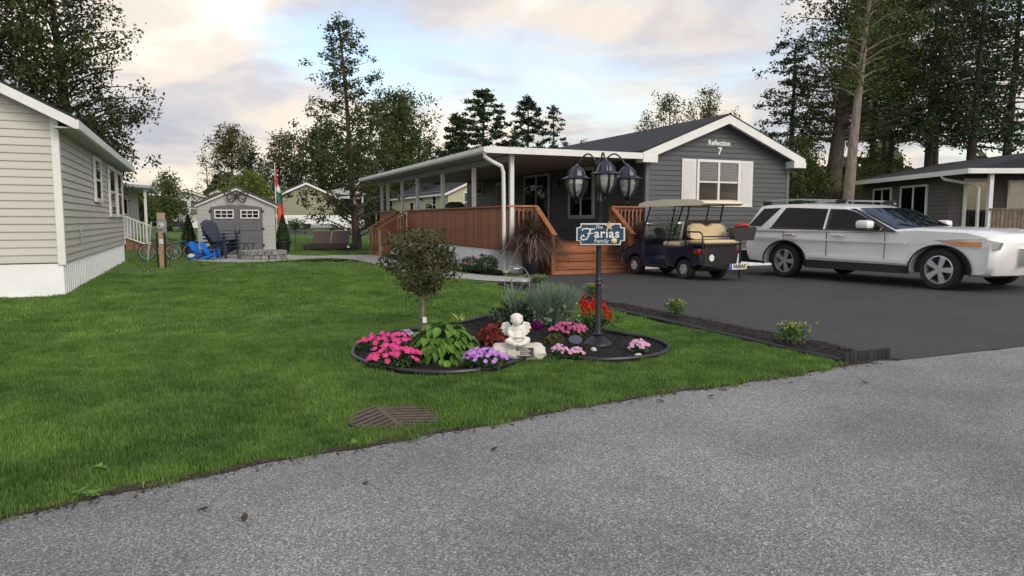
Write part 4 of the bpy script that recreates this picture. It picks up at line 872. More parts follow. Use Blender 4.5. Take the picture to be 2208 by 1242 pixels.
MB().lathe([(.03, 0), (.075, 0), (.08, .012), (.07, .02), (.03, .02)], 20, (-.606, .30, .52), Matrix.Rotation(-math.pi/2, 4, 'Y')).build('round_badge', WHITE, cart)
bk = thing('cargo_basket', 'black basket holding a red bundle carried on the far side of the golf cart', 'basket', (*pd(1600, 500, 17.0)[:2], .012), -YAW)
MB().prism([(-.22, .92), (.22, .92), (.28, 1.22), (-.28, 1.22)], -.2, .2, 'y').build('basket', BLACK_PLASTIC, bk); MB().ball((-.02, -.05, 1.25), (.18, .14, .08), jit=.12).build('red_bundle', mat('red_cloth', (.45, .02, .04), .7, .3, 8), bk, True)
MB().tube([(-.24, -.2, 1.22), (0, -.22, 1.27), (.26, -.2, 1.22)], .012).build('basket_rim', BLACK_METAL, bk); MB().tube([(0, .1, .92), (0, .1, .012)], .025).build('support', BLACK_METAL, bk)
# ------------------------------------------------------------------ lamp post with three lanterns and family sign
lx, ly = gp(1289, 742, .045)
lamp = thing('lamp_post', 'black three lantern lamp post standing in the flower bed', 'street lamp', (lx, ly, .04), -YAW)
lb = MB(); lb.lathe([(.165, 0), (.165, .012), (.15, .03), (.12, .055), (.08, .08), (.055, .095), (.05, .10), (.056, .105), (.056, .12), (.040, .13), (.035, .145), (.033, .66), (.040, .665), (.040, .685), (.034, .69), (.034, .70), (.042, .71), (.034, .725), (.030, .75), (.030, 1.55), (.036, 1.56), (.036, 1.58), (.024, 1.60), (.022, 1.86), (.030, 1.88), (.030, 1.93), (.012, 1.98), (.02, 2.0), (.004, 2.03)], 20)
lb.build('pole', BLACK_METAL, lamp, True, 50)
BULB = mat('frosted_bulb', (.85, .85, .80), .4, .05); LGLASS = glassmat('lit_look_lantern_glass', (.93, .95, .95), .5)
t_ = LGLASS.node_tree; o_ = [n for n in t_.nodes if n.type == 'OUTPUT_MATERIAL'][0]; df_ = t_.nodes.new('ShaderNodeBsdfDiffuse'); df_.inputs[0].default_value = (.8, .82, .8, 1); mx_ = t_.nodes.new('ShaderNodeMixShader'); mx_.inputs[0].default_value = .22; src_ = o_.inputs[0].links[0].from_socket; t_.links.new(src_, mx_.inputs[1]); t_.links.new(df_.outputs[0], mx_.inputs[2]); t_.links.new(mx_.outputs[0], o_.inputs[0])  # white diffuse mixed into the glass makes the panes look lit
def lantern(c, rz):
    cx, cy, cz = c; before = set(o.name for o in lamp.children)
    tp = MB().lathe([(.012, .155), (.016, .142), (.022, .137), (.05, .122), (.076, .085), (.088, .045), (.096, .036), (.140, .024), (.140, .018), (.105, .014), (.092, .010)], 12, c).build('lantern_roof', NAVY_METAL, lamp, True, 20)
    for i in range(6):
        a = i*math.pi/3+rz; ca, sa = math.cos(a), math.sin(a); MB().tube([(cx+.09*ca, cy+.09*sa, cz+.044), (cx+.076*ca, cy+.076*sa, cz+.087), (cx+.03*ca, cy+.03*sa, cz+.134)], .005, 5).build('roof_rib', BLACK_METAL, tp)
    cg = MB()
    for i in range(6):
        a = i*math.pi/3+rz; ca, sa = math.cos(a), math.sin(a)
        cg.tube([(cx+.094*ca, cy+.094*sa, cz+.012), (cx+.096*ca, cy+.096*sa, cz-.03), (cx+.080*ca, cy+.080*sa, cz-.09), (cx+.046*ca, cy+.046*sa, cz-.15)], .0125, 6)
    cg.lathe([(.046, -.145), (.046, -.155), (.03, -.165), (.02, -.185), (.008, -.195), (.012, -.205), (.003, -.215)], 10, c); cg.build('cage', BLACK_METAL, lamp, True)
    gl = MB(); prof = [(.084, .02), (.086, -.03), (.070, -.09), (.038, -.148)]; vs = []
    for rr, z in prof:
        for i in range(6): a = i*math.pi/3+rz; vs.append((cx+rr*math.cos(a), cy+rr*math.sin(a), cz+z))
    for i in range(6): MB().add([vs[q*6+j] for q in range(4) for j in (i, (i+1) % 6)], [(0, 1, 3, 2), (2, 3, 5, 4), (4, 5, 7, 6)]).build('lantern_pane', LGLASS, lamp)
    MB().lathe([(.01, .02), (.032, .01), (.036, -.03), (.034, -.08), (.022, -.10), (.006, -.105)], 12, c).build('bulb', BULB, lamp, True)
    for ch in [o for o in lamp.children if o.name not in before]: ch.scale = (1.14,)*3; ch.location = (-.14*cx, -.14*cy, -.14*cz)
for dx, dy, dz in ((-.245, .03, 1.785), (.035, -.22, 1.82), (.30, .02, 1.785)):
    pts = [(dx*t, dy*t, 1.90+.17*math.sin(math.pi*min(1, t*.97))*(1)-.0*t) for t in [i/10 for i in range(10)]]+[(dx, dy, dz+.17)]
    MB().tube(pts, .0095, 7).build('arm', BLACK_METAL, lamp, True); lantern((dx, dy, dz), random.uniform(0, 1))
MB().ball((0, 0, 1.96), (.05, .05, .045)).build('arm_hub', BLACK_METAL, lamp, True)
SIGNBLUE = mat('sign_blue', (.010, .048, .105), .45, .12, 8); SHELL = mat('shell_tan', (.62, .45, .26), .6, .2, 30)
sg = thing('family_sign', 'blue and white family name sign with shells fixed to the lamp post', 'sign', (lx, ly, .04), -YAW+R(-2))
def plaque(w_, h_, c_): return [(-w_, -h_+c_), (-w_+c_*.9, -h_+c_*.9), (-w_+c_, -h_), (w_-c_, -h_), (w_-c_*.9, -h_+c_*.9), (w_, -h_+c_), (w_, h_-c_), (w_-c_*.9, h_-c_*.9), (w_-c_, h_), (-w_+c_, h_), (-w_+c_*.9, h_-c_*.9), (-w_, h_-c_)]
zc = 1.212; MS = Matrix.Translation((.012, -.05, zc))
MB().prism(plaque(.26, .116, .045), -.012, .008, 'y', MS).build('border', WHITE, sg); MB().prism(plaque(.245, .103, .042), -.018, -.0125, 'y', MS).build('panel', SIGNBLUE, sg)
def sgn(body, size, x, z, off=.004, sh=0.0, sp_=1.0): inst(text_mesh('lettering', body, size, LET, .002, off, sh, sp_), 'lettering', sg, (.012+x, -.071, zc+z), (math.pi/2, 0, 0))
sgn('arias', .135, .065, .004, .0025, 0, 1.08); sgn('The', .05, -.02, .074, .0005, .1); sgn('Family', .062, .005, -.074, .0, .15)
MB().tube([(-.19, -.071, zc-.02), (-.205, -.071, zc-.045), (-.18, -.071, zc-.065), (-.14, -.071, zc-.055), (-.115, -.071, zc-.01), (-.10, -.071, zc+.05)], .009, 6).tube([(-.19, -.071, zc+.035), (-.18, -.071, zc+.055), (-.14, -.071, zc+.058), (-.09, -.071, zc+.05), (-.05, -.071, zc+.058)], .008, 6).tube([(-.135, -.071, zc+.005), (-.07, -.071, zc+.008)], .006, 6).tube([(-.19, -.071, zc-.02), (-.175, -.071, zc-.01), (-.165, -.071, zc-.03)], .008, 6).build('lettering', LET, sg, True)
st = []
for i in range(10): a = math.pi/2+i*math.pi/5; rr = .058 if i % 2 == 0 else .02; st.append((.10+rr*math.cos(a), zc+.085+rr*math.sin(a)))
MB().prism(st, -.085, -.07, 'y').build('starfish', SHELL, sg); MB().ball((.152, -.078, zc-.072), (.034, .02, .031)).build('scallop_shell', mat('shell_cream', (.68, .58, .36), .5, .15, 40), sg, True)
MB().box(-.02, .02, -.06, -.0, zc-.10, zc-.07).build('bracket', BLACK_METAL, sg)
# ------------------------------------------------------------------ flower bed
zb = .045
EDGE = mat('black_plastic_edging', (.022, .022, .026), .4, .2, 10)
ed = MB(); ed.tube([(x, y, .038) for x, y in BED], .021, 8, closed=True); n = len(BED)
V = [(x, y, 0) for x, y in BED]+[(x, y, .036) for x, y in BED]; ed.add(V, [(i, (i+1) % n, n+(i+1) % n, n+i) for i in range(n)])
tag(ed.build('bed_edging', EDGE, None, True), 'black plastic edging round the curved flower bed', 'edging')
# leaf and flower prototypes ------------------------------------------------
def leaf_mesh(name, m, L_=1.0, W_=.6, fold=.12, droop=.18):
    st_ = [(0, .06), (.2, .7), (.45, 1.0), (.7, .72), (1.0, 0.02)]; V = []; F = []
    for t, ww in st_: z = -droop*t*t*L_; V += [(t*L_, -ww*W_/2, z+fold*ww*W_), (t*L_, 0, z), (t*L_, ww*W_/2, z+fold*ww*W_)]
    for i in range(4): a = i*3; F += [(a, a+1, a+4, a+3), (a+1, a+2, a+5, a+4)]
    mb = MB(); mb.add(V, F); return mb.mesh(name, m, True, 180)
def flower_mesh(name, m, petals=5, r=1.0, cup=.25):
    mb = MB(); V = [(0, 0, 0)]; F = []; k = petals*4
    for i in range(k):
        a = 2*math.pi*i/k; q = .62+.38*abs(math.cos(a*petals/2)); V.append((r*q*math.cos(a), r*q*math.sin(a), cup*r*q))
    F = [(0, 1+i, 1+(i+1) % k) for i in range(k)]; mb.add(V, F); return mb.mesh(name, m, True, 180)
def mound(name, label, cat, c, rx, ry, h, leafmat_, nleaf, lsize, group=None, aim=None):
    """low plant: foliage mass of small leaves on a mound"""
    t = thing(name, label, cat, (c[0], c[1], zb), 0, group)
    a = rng.uniform(0, 2*np.pi, nleaf); u = np.sqrt(rng.uniform(0, 1, nleaf)); x = rx*u*np.cos(a); y = ry*u*np.sin(a); z = h*np.sqrt(np.clip(1-u**2, 0, 1))*rng.uniform(.35, 1, nleaf)
    V, Q = leafquads(np.stack([x, y, z], 1), lsize, .3); inst(npmesh('foliage', V, Q, leafmat_), 'foliage', t)
    return t
def blossoms(t, me, n, rx, ry, h, size, tilt=.6, name='blossom', zoff=.01, wob=.15):
    for i in range(n):
        a = random.uniform(0, 6.283); u = math.sqrt((i+.5)/n); a = i*2.39996+random.uniform(-.3, .3)
        x, y = rx*u*math.cos(a), ry*u*math.sin(a); z = h*math.sqrt(max(0, 1-.8*u*u))*random.uniform(.62, 1.12)+zoff
        dirx, diry = x/rx*tilt+random.uniform(-.5, .5), y/ry*tilt-.5+random.uniform(-.5, .4); s = size*random.uniform(.8, 1.2)
        inst(me, name, t, (x, y, z), Vector((dirx, diry, 1)).to_track_quat('Z', 'Y').to_euler(), (s, s, s))
G_DARK = leafmat('bedding_green', (.025, .06, .015), (.06, .13, .03), 12, .2)
G_HOSTA = leafmat('bright_broad_leaf', (.075, .17, .022), (.17, .30, .05), 6, .25, .3)
G_GREY = leafmat('grey_green_leaf', (.15, .21, .14), (.28, .36, .26), 8, .2); RED_LEAF = leafmat('coleus_red', (.12, .012, .012), (.30, .04, .02), 14, .2)
PINK = leafmat('hot_pink_petal', (.62, .035, .20), (.80, .09, .30), 40, .2, .15); LILAC = leafmat('lilac_petal', (.42, .16, .62), (.62, .30, .76), 40, .2, .15)
PALEPINK = leafmat('pale_pink_petal', (.62, .28, .48), (.80, .52, .66), 40, .2, .15); ROSE = leafmat('rose_petal', (.48, .06, .20), (.66, .16, .34), 40, .2, .2)
SCARLET = leafmat('scarlet_petal', (.50, .012, .012), (.75, .04, .02), 20, .2, .15); PURPLE = leafmat('purple_cabbage', (.11, .006, .10), (.26, .02, .20), 25, .15); LIL2 = leafmat('grey_lilac_petal', (.35, .26, .38), (.5, .4, .52), 30, .2)
f_pink = flower_mesh('blossom', PINK); f_lil = flower_mesh('blossom', LILAC); f_pale = flower_mesh('blossom', PALEPINK); f_rose = flower_mesh('blossom', ROSE); f_l2 = flower_mesh('blossom', LIL2)
def bedplant(px, py, wpx, hpx, name, label, cat, me, nf, size, leafn=900, lm=None, group=None, deep=.75):
    c = gp(px, py, zb); d = (1.4-zb)*1552/(py-475); rx = wpx/1552*d/2; h = hpx/1552*d
    t = mound(name, label, cat, c, rx, rx*deep, h*.8, lm or G_DARK, leafn, .035, group); t.rotation_euler = (0, 0, -YAW)
    if me: blossoms(t, me, nf, rx, rx*deep, h*.9, size)
    return t
bedplant(832, 749, 122, 30, 'petunia', 'hot pink petunias at the back left of the flower bed', 'flowers', f_pink, 50, .030, group='bedding flowers')
bedplant(850, 786, 118, 42, 'petunia', 'hot pink petunias in front of the broad leaved plant, left side', 'flowers', f_pink, 64, .031, group='bedding flowers')
bedplant(1046, 789, 96, 38, 'phlox', 'lilac flowers spilling towards the bed edge left of the statue', 'flowers', f_lil, 62, .025, group='bedding flowers')
bedplant(876, 733, 34, 22, 'alyssum', 'small greyish lilac flowers between the petunias and broad leaved plant', 'flowers', f_l2, 22, .02, 250, group='bedding flowers')
bedplant(1226, 724, 80, 30, 'geranium', 'rose pink flowers between the purple cabbage and lamp post', 'flowers', f_rose, 60, .026, group='bedding flowers')
bedplant(1207, 766, 38, 22, 'impatiens', 'pale pink and white flowers in front of the dark round stone', 'flowers', f_pale, 24, .021, 250, group='bedding flowers')
bedplant(1243, 770, 34, 20, 'impatiens', 'pale pink flowers nearest the white pebble by the lamp base', 'flowers', f_pale, 22, .021, 200, group='bedding flowers')
bedplant(1378, 758, 44, 24, 'impatiens', 'lone pink flowers near the right tip of the flower bed', 'flowers', f_rose if False else f_pale, 26, .026, 280, group='bedding flowers')
bedplant(1196, 742, 50, 28, 'fern', 'olive green feathery plant right of the angel statue', 'plant', None, 0, 0, 900, leafmat('olive_feather', (.06, .065, .02), (.13, .13, .05), 15, .2))
# purple cabbage: nested cupped leaves
c = gp(1157, 724, zb); cb_ = thing('ornamental_cabbage', 'purple ornamental cabbage beside the angel statue', 'plant', (*c, zb))
pl_leaf = leaf_mesh('leaf', PURPLE, .12, .11, .2, -.5)
for r_ in range(4):
    for i in range(7+r_): inst(pl_leaf, 'leaf', cb_, (0, 0, .10-.015*r_), (0, -R(75-18*r_), i*6.283/(7+r_)+r_*.4), (1-.1*(3-r_),)*3)
# red coleus
c = gp(1065, 742, zb); co = thing('coleus', 'dark red leaved coleus left of the angel statue', 'plant', (*c, zb)); cl = leaf_mesh('leaf', RED_LEAF, .07, .05, .1, .3)
for i in range(150):
    a, u = random.uniform(0, 6.28), math.sqrt(random.random()); inst(cl, 'leaf', co, (.15*u*math.cos(a), .12*u*math.sin(a), random.uniform(.04, .25)*math.sqrt(1-.6*u*u)), (random.uniform(-.5, .5), random.uniform(-.3, .6), a))
# scarlet salvia spikes
c = gp(1284, 716, zb); sv = thing('salvia', 'scarlet salvia spikes behind the lamp post', 'flowers', (*c, zb), -YAW)
V, Q = leafquads(rng.normal(size=(350, 3))*np.array([.13, .06, .04])+np.array([0, 0, .12]), .05, .2); inst(npmesh('foliage', V, Q, G_DARK), 'foliage', sv)
for x, y, h_ in ((-.17, 0, .33), (-.14, .03, .36), (-.10, -.02, .34), (-.08, .03, .30), (-.02, .05, .33), (.0, -.02, .30), (.10, .02, .31), (.12, -.03, .27), (.17, .01, .21), (-.12, -.05, .28)):
    V, Q = leafquads(rng.normal(size=(60, 3))*np.array([.014, .014, .045])+np.array([x, y, h_]), .032); sp_ = inst(npmesh('flower_spike', V, Q, SCARLET), 'flower_spike', sv)
    MB().tube([(x*.6, y*.6, 0), (x, y, h_)], .004, 4).build('stem', G_DARK, sv)
# broad leaved plant
c = gp(960, 775, zb); ho = thing('hosta_bush', 'bright green broad leaved bush in the middle of the flower bed', 'plant', (*c, zb), -YAW)
hl_ = leaf_mesh('leaf', G_HOSTA, .115, .08, .14, .30)
G_HOSTA2 = leafmat('yellow_green_tip', (.22, .30, .05), (.36, .42, .10), 6, .25, .2); hl2 = leaf_mesh('leaf', G_HOSTA2, .105, .06, .14, .2)
for i in range(285):
    th = random.uniform(0, 6.283); ph = math.acos(random.uniform(0.02, 1)); u = random.uniform(.72, 1); rx, ry, rz_ = .31*u, .28*u, .36*u
    x, y, z = rx*math.sin(ph)*math.cos(th), ry*math.sin(ph)*math.sin(th), rz_*math.cos(ph)+.03
    top_ = z > .34 and random.random() < .4
    inst(hl2 if top_ else hl_, 'leaf', ho, (x, y, z), (random.uniform(-.35, .35), R(-10 if top_ else 5)+ph*.45+random.uniform(-.3, .3), th+random.uniform(-.5, .5)), (random.uniform(.7, 1.15),)*3)
for x, y in ((.13, .02), (.17, .0), (.20, .03), (.10, -.05)):
    inst(hl2, 'leaf', ho, (x, y, .38), (0, -R(60+random.uniform(-15, 15)), random.uniform(0, 6)), (1.0,)*3)
stems = MB()
for i in range(14): a = i*.45; stems.tube([(0.02*math.cos(a), .02*math.sin(a), -.02), (.15*math.cos(a), .14*math.sin(a), .28)], .006, 5)
stems.build('stems', G_DARK, ho)
# lavender: upright grey-green stalks
def stalks(name, label, cat, c, n, rad, h, lean, m, wd=.008, z0=zb, tips=None, parent=None, part='stalks'):
    t = parent or thing(name, label, cat, (c[0], c[1], z0)); V = []; Q = []
    for i in range(n):
        a = random.uniform(0, 6.283); u = math.sqrt(random.random()); x, y = rad*.45*u*math.cos(a), rad*.45*u*math.sin(a); hh = h*random.uniform(.7, 1.08)*(1-.2*u*u); lx_, ly_ = lean*u*math.cos(a)*h, lean*u*math.sin(a)*h
        s = random.uniform(0, 3.14); px_, py_ = wd*math.cos(s), wd*math.sin(s); k = len(V)
        for t_, ww in ((0, .8), (.5, 1.2), (1, .5)): q = t_**1.5; V += [(x+lx_*q-px_*ww, y+ly_*q-py_*ww, hh*t_), (x+lx_*q+px_*ww, y+ly_*q+py_*ww, hh*t_)]
        Q += [(k, k+1, k+3, k+2), (k+2, k+3, k+5, k+4)]
    inst(npmesh(part, V, Q, m), part, t); return t
c = gp(1190, 700, zb); lv = stalks('lavender_bush', 'rounded grey green lavender bush at the back of the flower bed', 'plant', c, 900, .34, .54, .48, G_GREY, .006)
V, Q = leafquads(np.stack([rng.normal(0, .12, 1800), rng.normal(0, .12, 1800), rng.uniform(.05, .36, 1800)], 1), .05); inst(npmesh('foliage', V, Q, G_GREY), 'foliage', lv)
c = gp(1112, 694, zb); sg_ = stalks('mullein', 'tall pale leaved plant inside the wire arch behind the statue', 'plant', c, 14, .10, .55, .35, G_GREY, .022)
V, Q = leafquads(rng.normal(size=(500, 3))*np.array([.13, .1, .06])+np.array([0, 0, .12]), .08); inst(npmesh('foliage', V, Q, leafmat('dusky_leaf', (.04, .06, .035), (.09, .13, .07), 10)), 'foliage', sg_)
# wire arch ornament with birds
WIRE = mat('pale_wire', (.45, .45, .44), .4, .1, metal=.6)
c = gp(1115, 690, zb); wa = thing('wire_arch', 'thin wire garden arch ornament with two metal birds behind the statue', 'ornament', (*c, zb), -YAW)
MB().tube([(-.165, 0, 0), (-.165, 0, .58), (-.14, 0, .67), (-.07, 0, .73), (.02, 0, .74), (.10, 0, .70), (.155, 0, .62), (.165, 0, .5), (.165, 0, 0)], .0045, 6).build('hoop', WIRE, wa, True)
MB().tube([(-.16, 0, .56), (-.05, 0, .57), (.06, 0, .60), (.15, 0, .64)], .004, 5).tube([(0, 0, 0), (-.02, 0, .35), (.05, 0, .45), (.10, 0, .52)], .004, 5).build('stem', WIRE, wa)
for x, z in ((.09, .53), (-.02, .70)):
    MB().ball((x, 0, z), (.045, .02, .018)).prism([(x+.03, z), (x+.09, z+.035), (x+.05, z-.005)], -.006, .006, 'y').build('bird', mat('pale_metal_bird', (.5, .52, .52), .4), wa, True)
# young staked tree in the bed
def branchtree(t, h0, h1, crown, nb, leafm, barkm, r0, leaf, nl, flat=.0, seed=1, clump=.12, up=.5, lean=(0, 0), base=0.0, trunk_top=None, leafname='crown', asp=.55, bend=None):
    """tapered trunk to h1, nb limbs whose reach follows crown(z 0..1) and end in leaf clumps"""
    rs = random.Random(seed); rg = np.random.default_rng(seed); tt = trunk_top or h1*.97; pts = []; n = 9
    for i in range(n): q = i/(n-1); pts.append((lean[0]*q+math.sin(q*5+seed)*r0*.5*q, lean[1]*q+math.cos(q*4+seed)*r0*.5*q, base+(tt-base)*q))
    def tp(z):
        q = min(1, max(0, (z-base)/(tt-base))); f = q*(n-1); i = min(n-2, int(f)); f -= i; a, b = Vector(pts[i]), Vector(pts[i+1]); return a+(b-a)*f
    trunk = MB().tube(pts, [r0*(1.25 if i == 0 else 1)*(1-.80*i/(n-1)) for i in range(n)], 9); tr_ = trunk.build('trunk', barkm, t, True)
    limbs = MB(); C = []
    for k in range(nb):
        q = (k+rs.random())/nb; z = h0+(h1-h0)*q; R_ = crown(q)*rs.uniform(.55, 1.08); a = k*2.39996+rs.uniform(-.5, .5); zs = max(base+.1, z-R_*up*.8)
        s = tp(min(zs, tt*.97)); e = Vector((tp(z).x+R_*math.cos(a), tp(z).y+R_*math.sin(a), z+R_*(up-.35)*.3)); mid = (s+e)/2+Vector((0, 0, R_*.08*(1 if up > .2 else -1)))
        limbs.tube([s, mid, e], [r0*.22*(1-.55*q), r0*.14*(1-.5*q), r0*.04], 5)
        m_ = int(nl*(.35+R_/max(.01, crown(.35)))); u = rg.uniform(.28, 1.05, m_)**.8; nc = max(2, int(m_/34)); cu = rg.uniform(.35, 1.05, nc); cc_ = np.array([tuple(s+(mid-s)*2*v if v < .5 else mid+(e-mid)*2*(v-.5)) for v in cu])
        sp = clump*(.5+R_); cc_ += rg.normal(size=cc_.shape)*sp*np.array([.8, .8, .45*(1-flat)]); own = rg.integers(0, nc, m_)
        C.append(cc_[own]+rg.normal(size=(m_, 3))*clump*.72*np.array([1, 1, 1-.7*flat]))
    if len(limbs.v): limbs.build('limbs', barkm, tr_, True)
    C = np.concatenate(C); V, Q = leafquads(C, leaf, flat*.6, asp); inst(npmesh(leafname, V, Q, leafm), leafname, t); return t
c = gp(912, 712, zb); yt = thing('young_tree', 'small bushy staked tree with purplish green leaves in the flower bed', 'tree', (*c, zb))
PURPG = leafmat('purplish_green_leaf', (.045, .05, .022), (.115, .12, .05), 5, .2, .1)
branchtree(yt, .52, 1.20, lambda q: .16+.34*math.sin(math.pi*min(1, .12+.75*q))**1.2, 46, PURPG, mat('young_bark', (.20, .17, .11), .9, .3, 20, bump=.5), .03, .055, 80, seed=5, clump=.06, up=.7)
MB().tube([(-.06, -.03, 0), (-.06, -.03, .75)], .008, 6).build('stake', mat('green_stake', (.04, .12, .05), .5), yt); MB().box(-.02, .03, -.06, -.055, .10, .17).build('tag', WHITE, yt)
# ------------------------------------------------------------------ angel statue on a stone
PLASTER = mat('white_painted_plaster', (.72, .70, .65), .75, .16, 14, bump=.3, bscale=50); ROCKW = mat('pale_limestone', (.55, .51, .44), .85, .22, 9, bump=.6, bscale=30, col2=(.72, .68, .62))
def remeshed(mb, vox, name, m, parent, smooth_it=4):
    o = mb.build(name, m, parent); md = o.modifiers.new('r', 'REMESH'); md.mode = 'VOXEL'; md.voxel_size = vox; sm = o.modifiers.new('s', 'SMOOTH'); sm.iterations = smooth_it; sm.factor = .5
    bpy.context.view_layer.update(); me = evaluated(o); o.modifiers.clear(); old = o.data; o.data = me; bpy.data.meshes.remove(old); me.materials.clear(); me.materials.append(m); me.shade_smooth(); return o
c = gp(1118, 770, zb); rk = thing('pedestal_stone', 'pale limestone block with engraved dark plaque under the angel statue', 'stone', (*c, zb-.01), -YAW)
rb_ = MB().rbox(-.26, .25, -.0, .24, -.03, .12, .03)
rb_.ball((-.17, .09, .04), (.14, .13, .085), 9, 6, .16).ball((.16, .1, .05), (.13, .13, .085), 9, 6, .16).ball((-.02, .07, .03), (.16, .12, .09), 9, 6, .14)
remeshed(rb_, .011, 'stone', ROCKW, rk, 2)
PLQ = mat('dark_plaque', (.05, .045, .04), .5, .2, 10); pq = MB().box(-.02, .15, -.045, -.02, .015, .105, Matrix.Rotation(R(-8), 4, 'X')).build('plaque', PLQ, rk)
for i in range(4): MB().box(-.005, .12-.02*(i % 2), -.048, -.045, .028+i*.02, .035+i*.02, Matrix.Rotation(R(-8), 4, 'X')).build('engraved_line', ROCKW, pq)
an = thing('angel_statue', 'white seated cherub statue with wings on the pale limestone block', 'statue', (*gp(1113, 770, zb), zb+.115), -YAW+R(6)); an.location.x += .03; an.location.y += .06
S = MB(); b_ = S.ball
b_((0, 0, .045), (.088, .075, .05)); b_((0, .005, .11), (.062, .052, .075)); b_((0, 0, .165), (.066, .045, .045)); b_((0, -.005, .205), (.028, .028, .03)); b_((0, -.018, .252), (.057, .060, .060)); b_((0, -.008, .272), (.061, .060, .048))
S.tube([(-.060, -.0, .175), (-.082, -.012, .125), (-.055, -.06, .085), (-.015, -.075, .088)], [.026, .025, .021, .017], 8).tube([(.060, -.0, .175), (.082, -.012, .125), (.06, -.06, .095), (.015, -.075, .09)], [.026, .025, .021, .017], 8)
S.tube([(-.045, -.01, .04), (-.095, -.075, .045), (-.04, -.115, .022), (.03, -.12, .016)], [.04, .036, .028, .02], 8).tube([(.045, -.01, .04), (.10, -.07, .055), (.06, -.12, .03), (.0, -.135, .016)], [.04, .036, .028, .02], 8)
b_((0, -.078, .09), (.026, .02, .018)); b_((0, -.075, .247), (.010, .012, .010)); b_((-.024, -.060, .238), (.019, .014, .017)); b_((.024, -.060, .238), (.019, .014, .017)); b_((0, -.060, .218), (.020, .014, .014)); b_((-.058, -.012, .245), (.008, .014, .018)); b_((.058, -.012, .245), (.008, .014, .018))
for i in range(12): a = i*.9; rr = .052; b_((rr*math.cos(a), -.002+rr*math.sin(a)*.9, .275+.006*(i % 3)), .0155)
remeshed(S, .0075, 'body', PLASTER, an, 3)
for s in (-1, 1):
    wg = MB()
    for k, (L_, a0, w_) in enumerate(((.10, 40, .026), (.115, 22, .028), (.12, 4, .028), (.115, -16, .028), (.105, -36, .026), (.09, -56, .024))):
        a = R(a0); wg.tube([(s*.035, .045, .15), (s*(.035+L_*.55*math.cos(a)), .06, .15+L_*.55*math.sin(a)), (s*(.035+L_*math.cos(a)*.95), .05, .15+L_*math.sin(a)*.95)], [.012, w_*.75, .012], 6)
    wg.tube([(s*.035, .04, .15), (s*.085, .05, .215), (s*.125, .05, .205), (s*.15, .05, .15)], [.012, .016, .016, .010], 7); wo = remeshed(wg, .007, 'wing', PLASTER, an, 2)
# stones, disc
def pebble(px, py, r, m, label, name='pebble', flat=.6, cat='stone'):
    c = gp(px, py, zb); t = MB().ball((0, 0, 0), (r, r*.75, r*flat), 14, 9, .08).build(name, m, None, True); t.location = (*c, zb+r*flat*.6); t.rotation_euler = (0, 0, random.uniform(0, 3)); return tag(t, label, cat)
pebble(1280, 757, .042, mat('white_pebble', (.52, .50, .46), .8, .2, 30, bump=.3), 'rounded white pebble at the foot of the lamp post'); pebble(1376, 767, .045, mat('cream_pebble', (.55, .47, .38), .8, .2, 30, bump=.3), 'flat cream pebble below the lone pink flowers', flat=.35)
c = gp(1236, 752, zb); dk = thing('solar_spotlight', 'dark round disc on a black stone left of the lamp base', 'garden light', (*c, zb), -YAW)
MB().ball((0, 0, .03), (.13, .09, .06), 14, 8, .06).build('base', MULCH, dk, True); MB().lathe([(.01, -.008), (.07, -.008), (.074, 0), (.07, .008), (.01, .008)], 24, (.02, -.02, .10), Matrix.Rotation(R(28), 4, 'X')).build('disc', mat('slate_disc', (.07, .08, .11), .35), dk, True)
# shrubs in the strip by the driveway
SHRUBG = leafmat('euonymus_green', (.045, .10, .025), (.11, .19, .05), 14, .2); SHRUBY = leafmat('euonymus_tip', (.22, .27, .07), (.38, .40, .15), 14, .25)
for px, py, wpx, hpx, lab in ((1160, 622, 40, 24, 'small shrub farthest up the driveway strip by the path'), (1280, 650, 40, 32, 'small yellow tipped shrub just behind the lamp post on the driveway strip'), (1457, 692, 40, 38, 'yellow tipped shrub midway along the driveway strip'), (1707, 752, 64, 46, 'largest yellow tipped shrub near the road end of the driveway strip')):
    c = gp(px, py); d = 1.4*1552/(py-475); rx, h = wpx/1552*d/2, hpx/1552*d; t = thing('shrub', lab, 'shrub', (*c, .06), 0, 'shrubs along the driveway')
    V, Q = leafquads(np.stack([rng.normal(0, rx*.45, 700), rng.normal(0, rx*.45, 700), np.abs(rng.normal(.5, .2, 700))*h], 1), .035); inst(npmesh('foliage', V, Q, SHRUBG), 'foliage', t)
    V, Q = leafquads(np.stack([rng.normal(0, rx*.42, 170), rng.normal(0, rx*.42, 170), rng.uniform(.72, 1.0, 170)*h], 1), .035); tag(inst(npmesh('leaf_tips', V, Q, SHRUBY), 'leaf_tips', t), kind='stuff')
    st_ = MB()
    for i in range(6): a = i; st_.tube([(0, 0, -.02), (rx*.5*math.cos(a), rx*.5*math.sin(a), h*.6)], .006, 4)
    st_.build('stems', BARK, t)
# strip edging of short black pickets
pe = thing('strip_edging', 'black scalloped plastic edging round the end of the driveway strip', 'edging')
pk = MB().prism([(-.028, -.02), (.028, -.02), (.028, .09), (.014, .115), (-.014, .115), (-.028, .09)], -.006, .006, 'y').mesh('edging_piece', EDGE)
for i in range(11): inst(pk, 'edging_piece', pe, (-2.52+i*.058, -11.21+.0015*i, 0), (random.uniform(-.1, .1), 0, random.uniform(-.1, .1)))
MB().tube([(-2.575, -11.18, .035), (-2.50, -8.5, .035), (-2.435, -6, .035), (-2.415, -3, .035), (-2.28, -1.7, .035)], .022, 8).build('edging_strip', EDGE, pe, True)
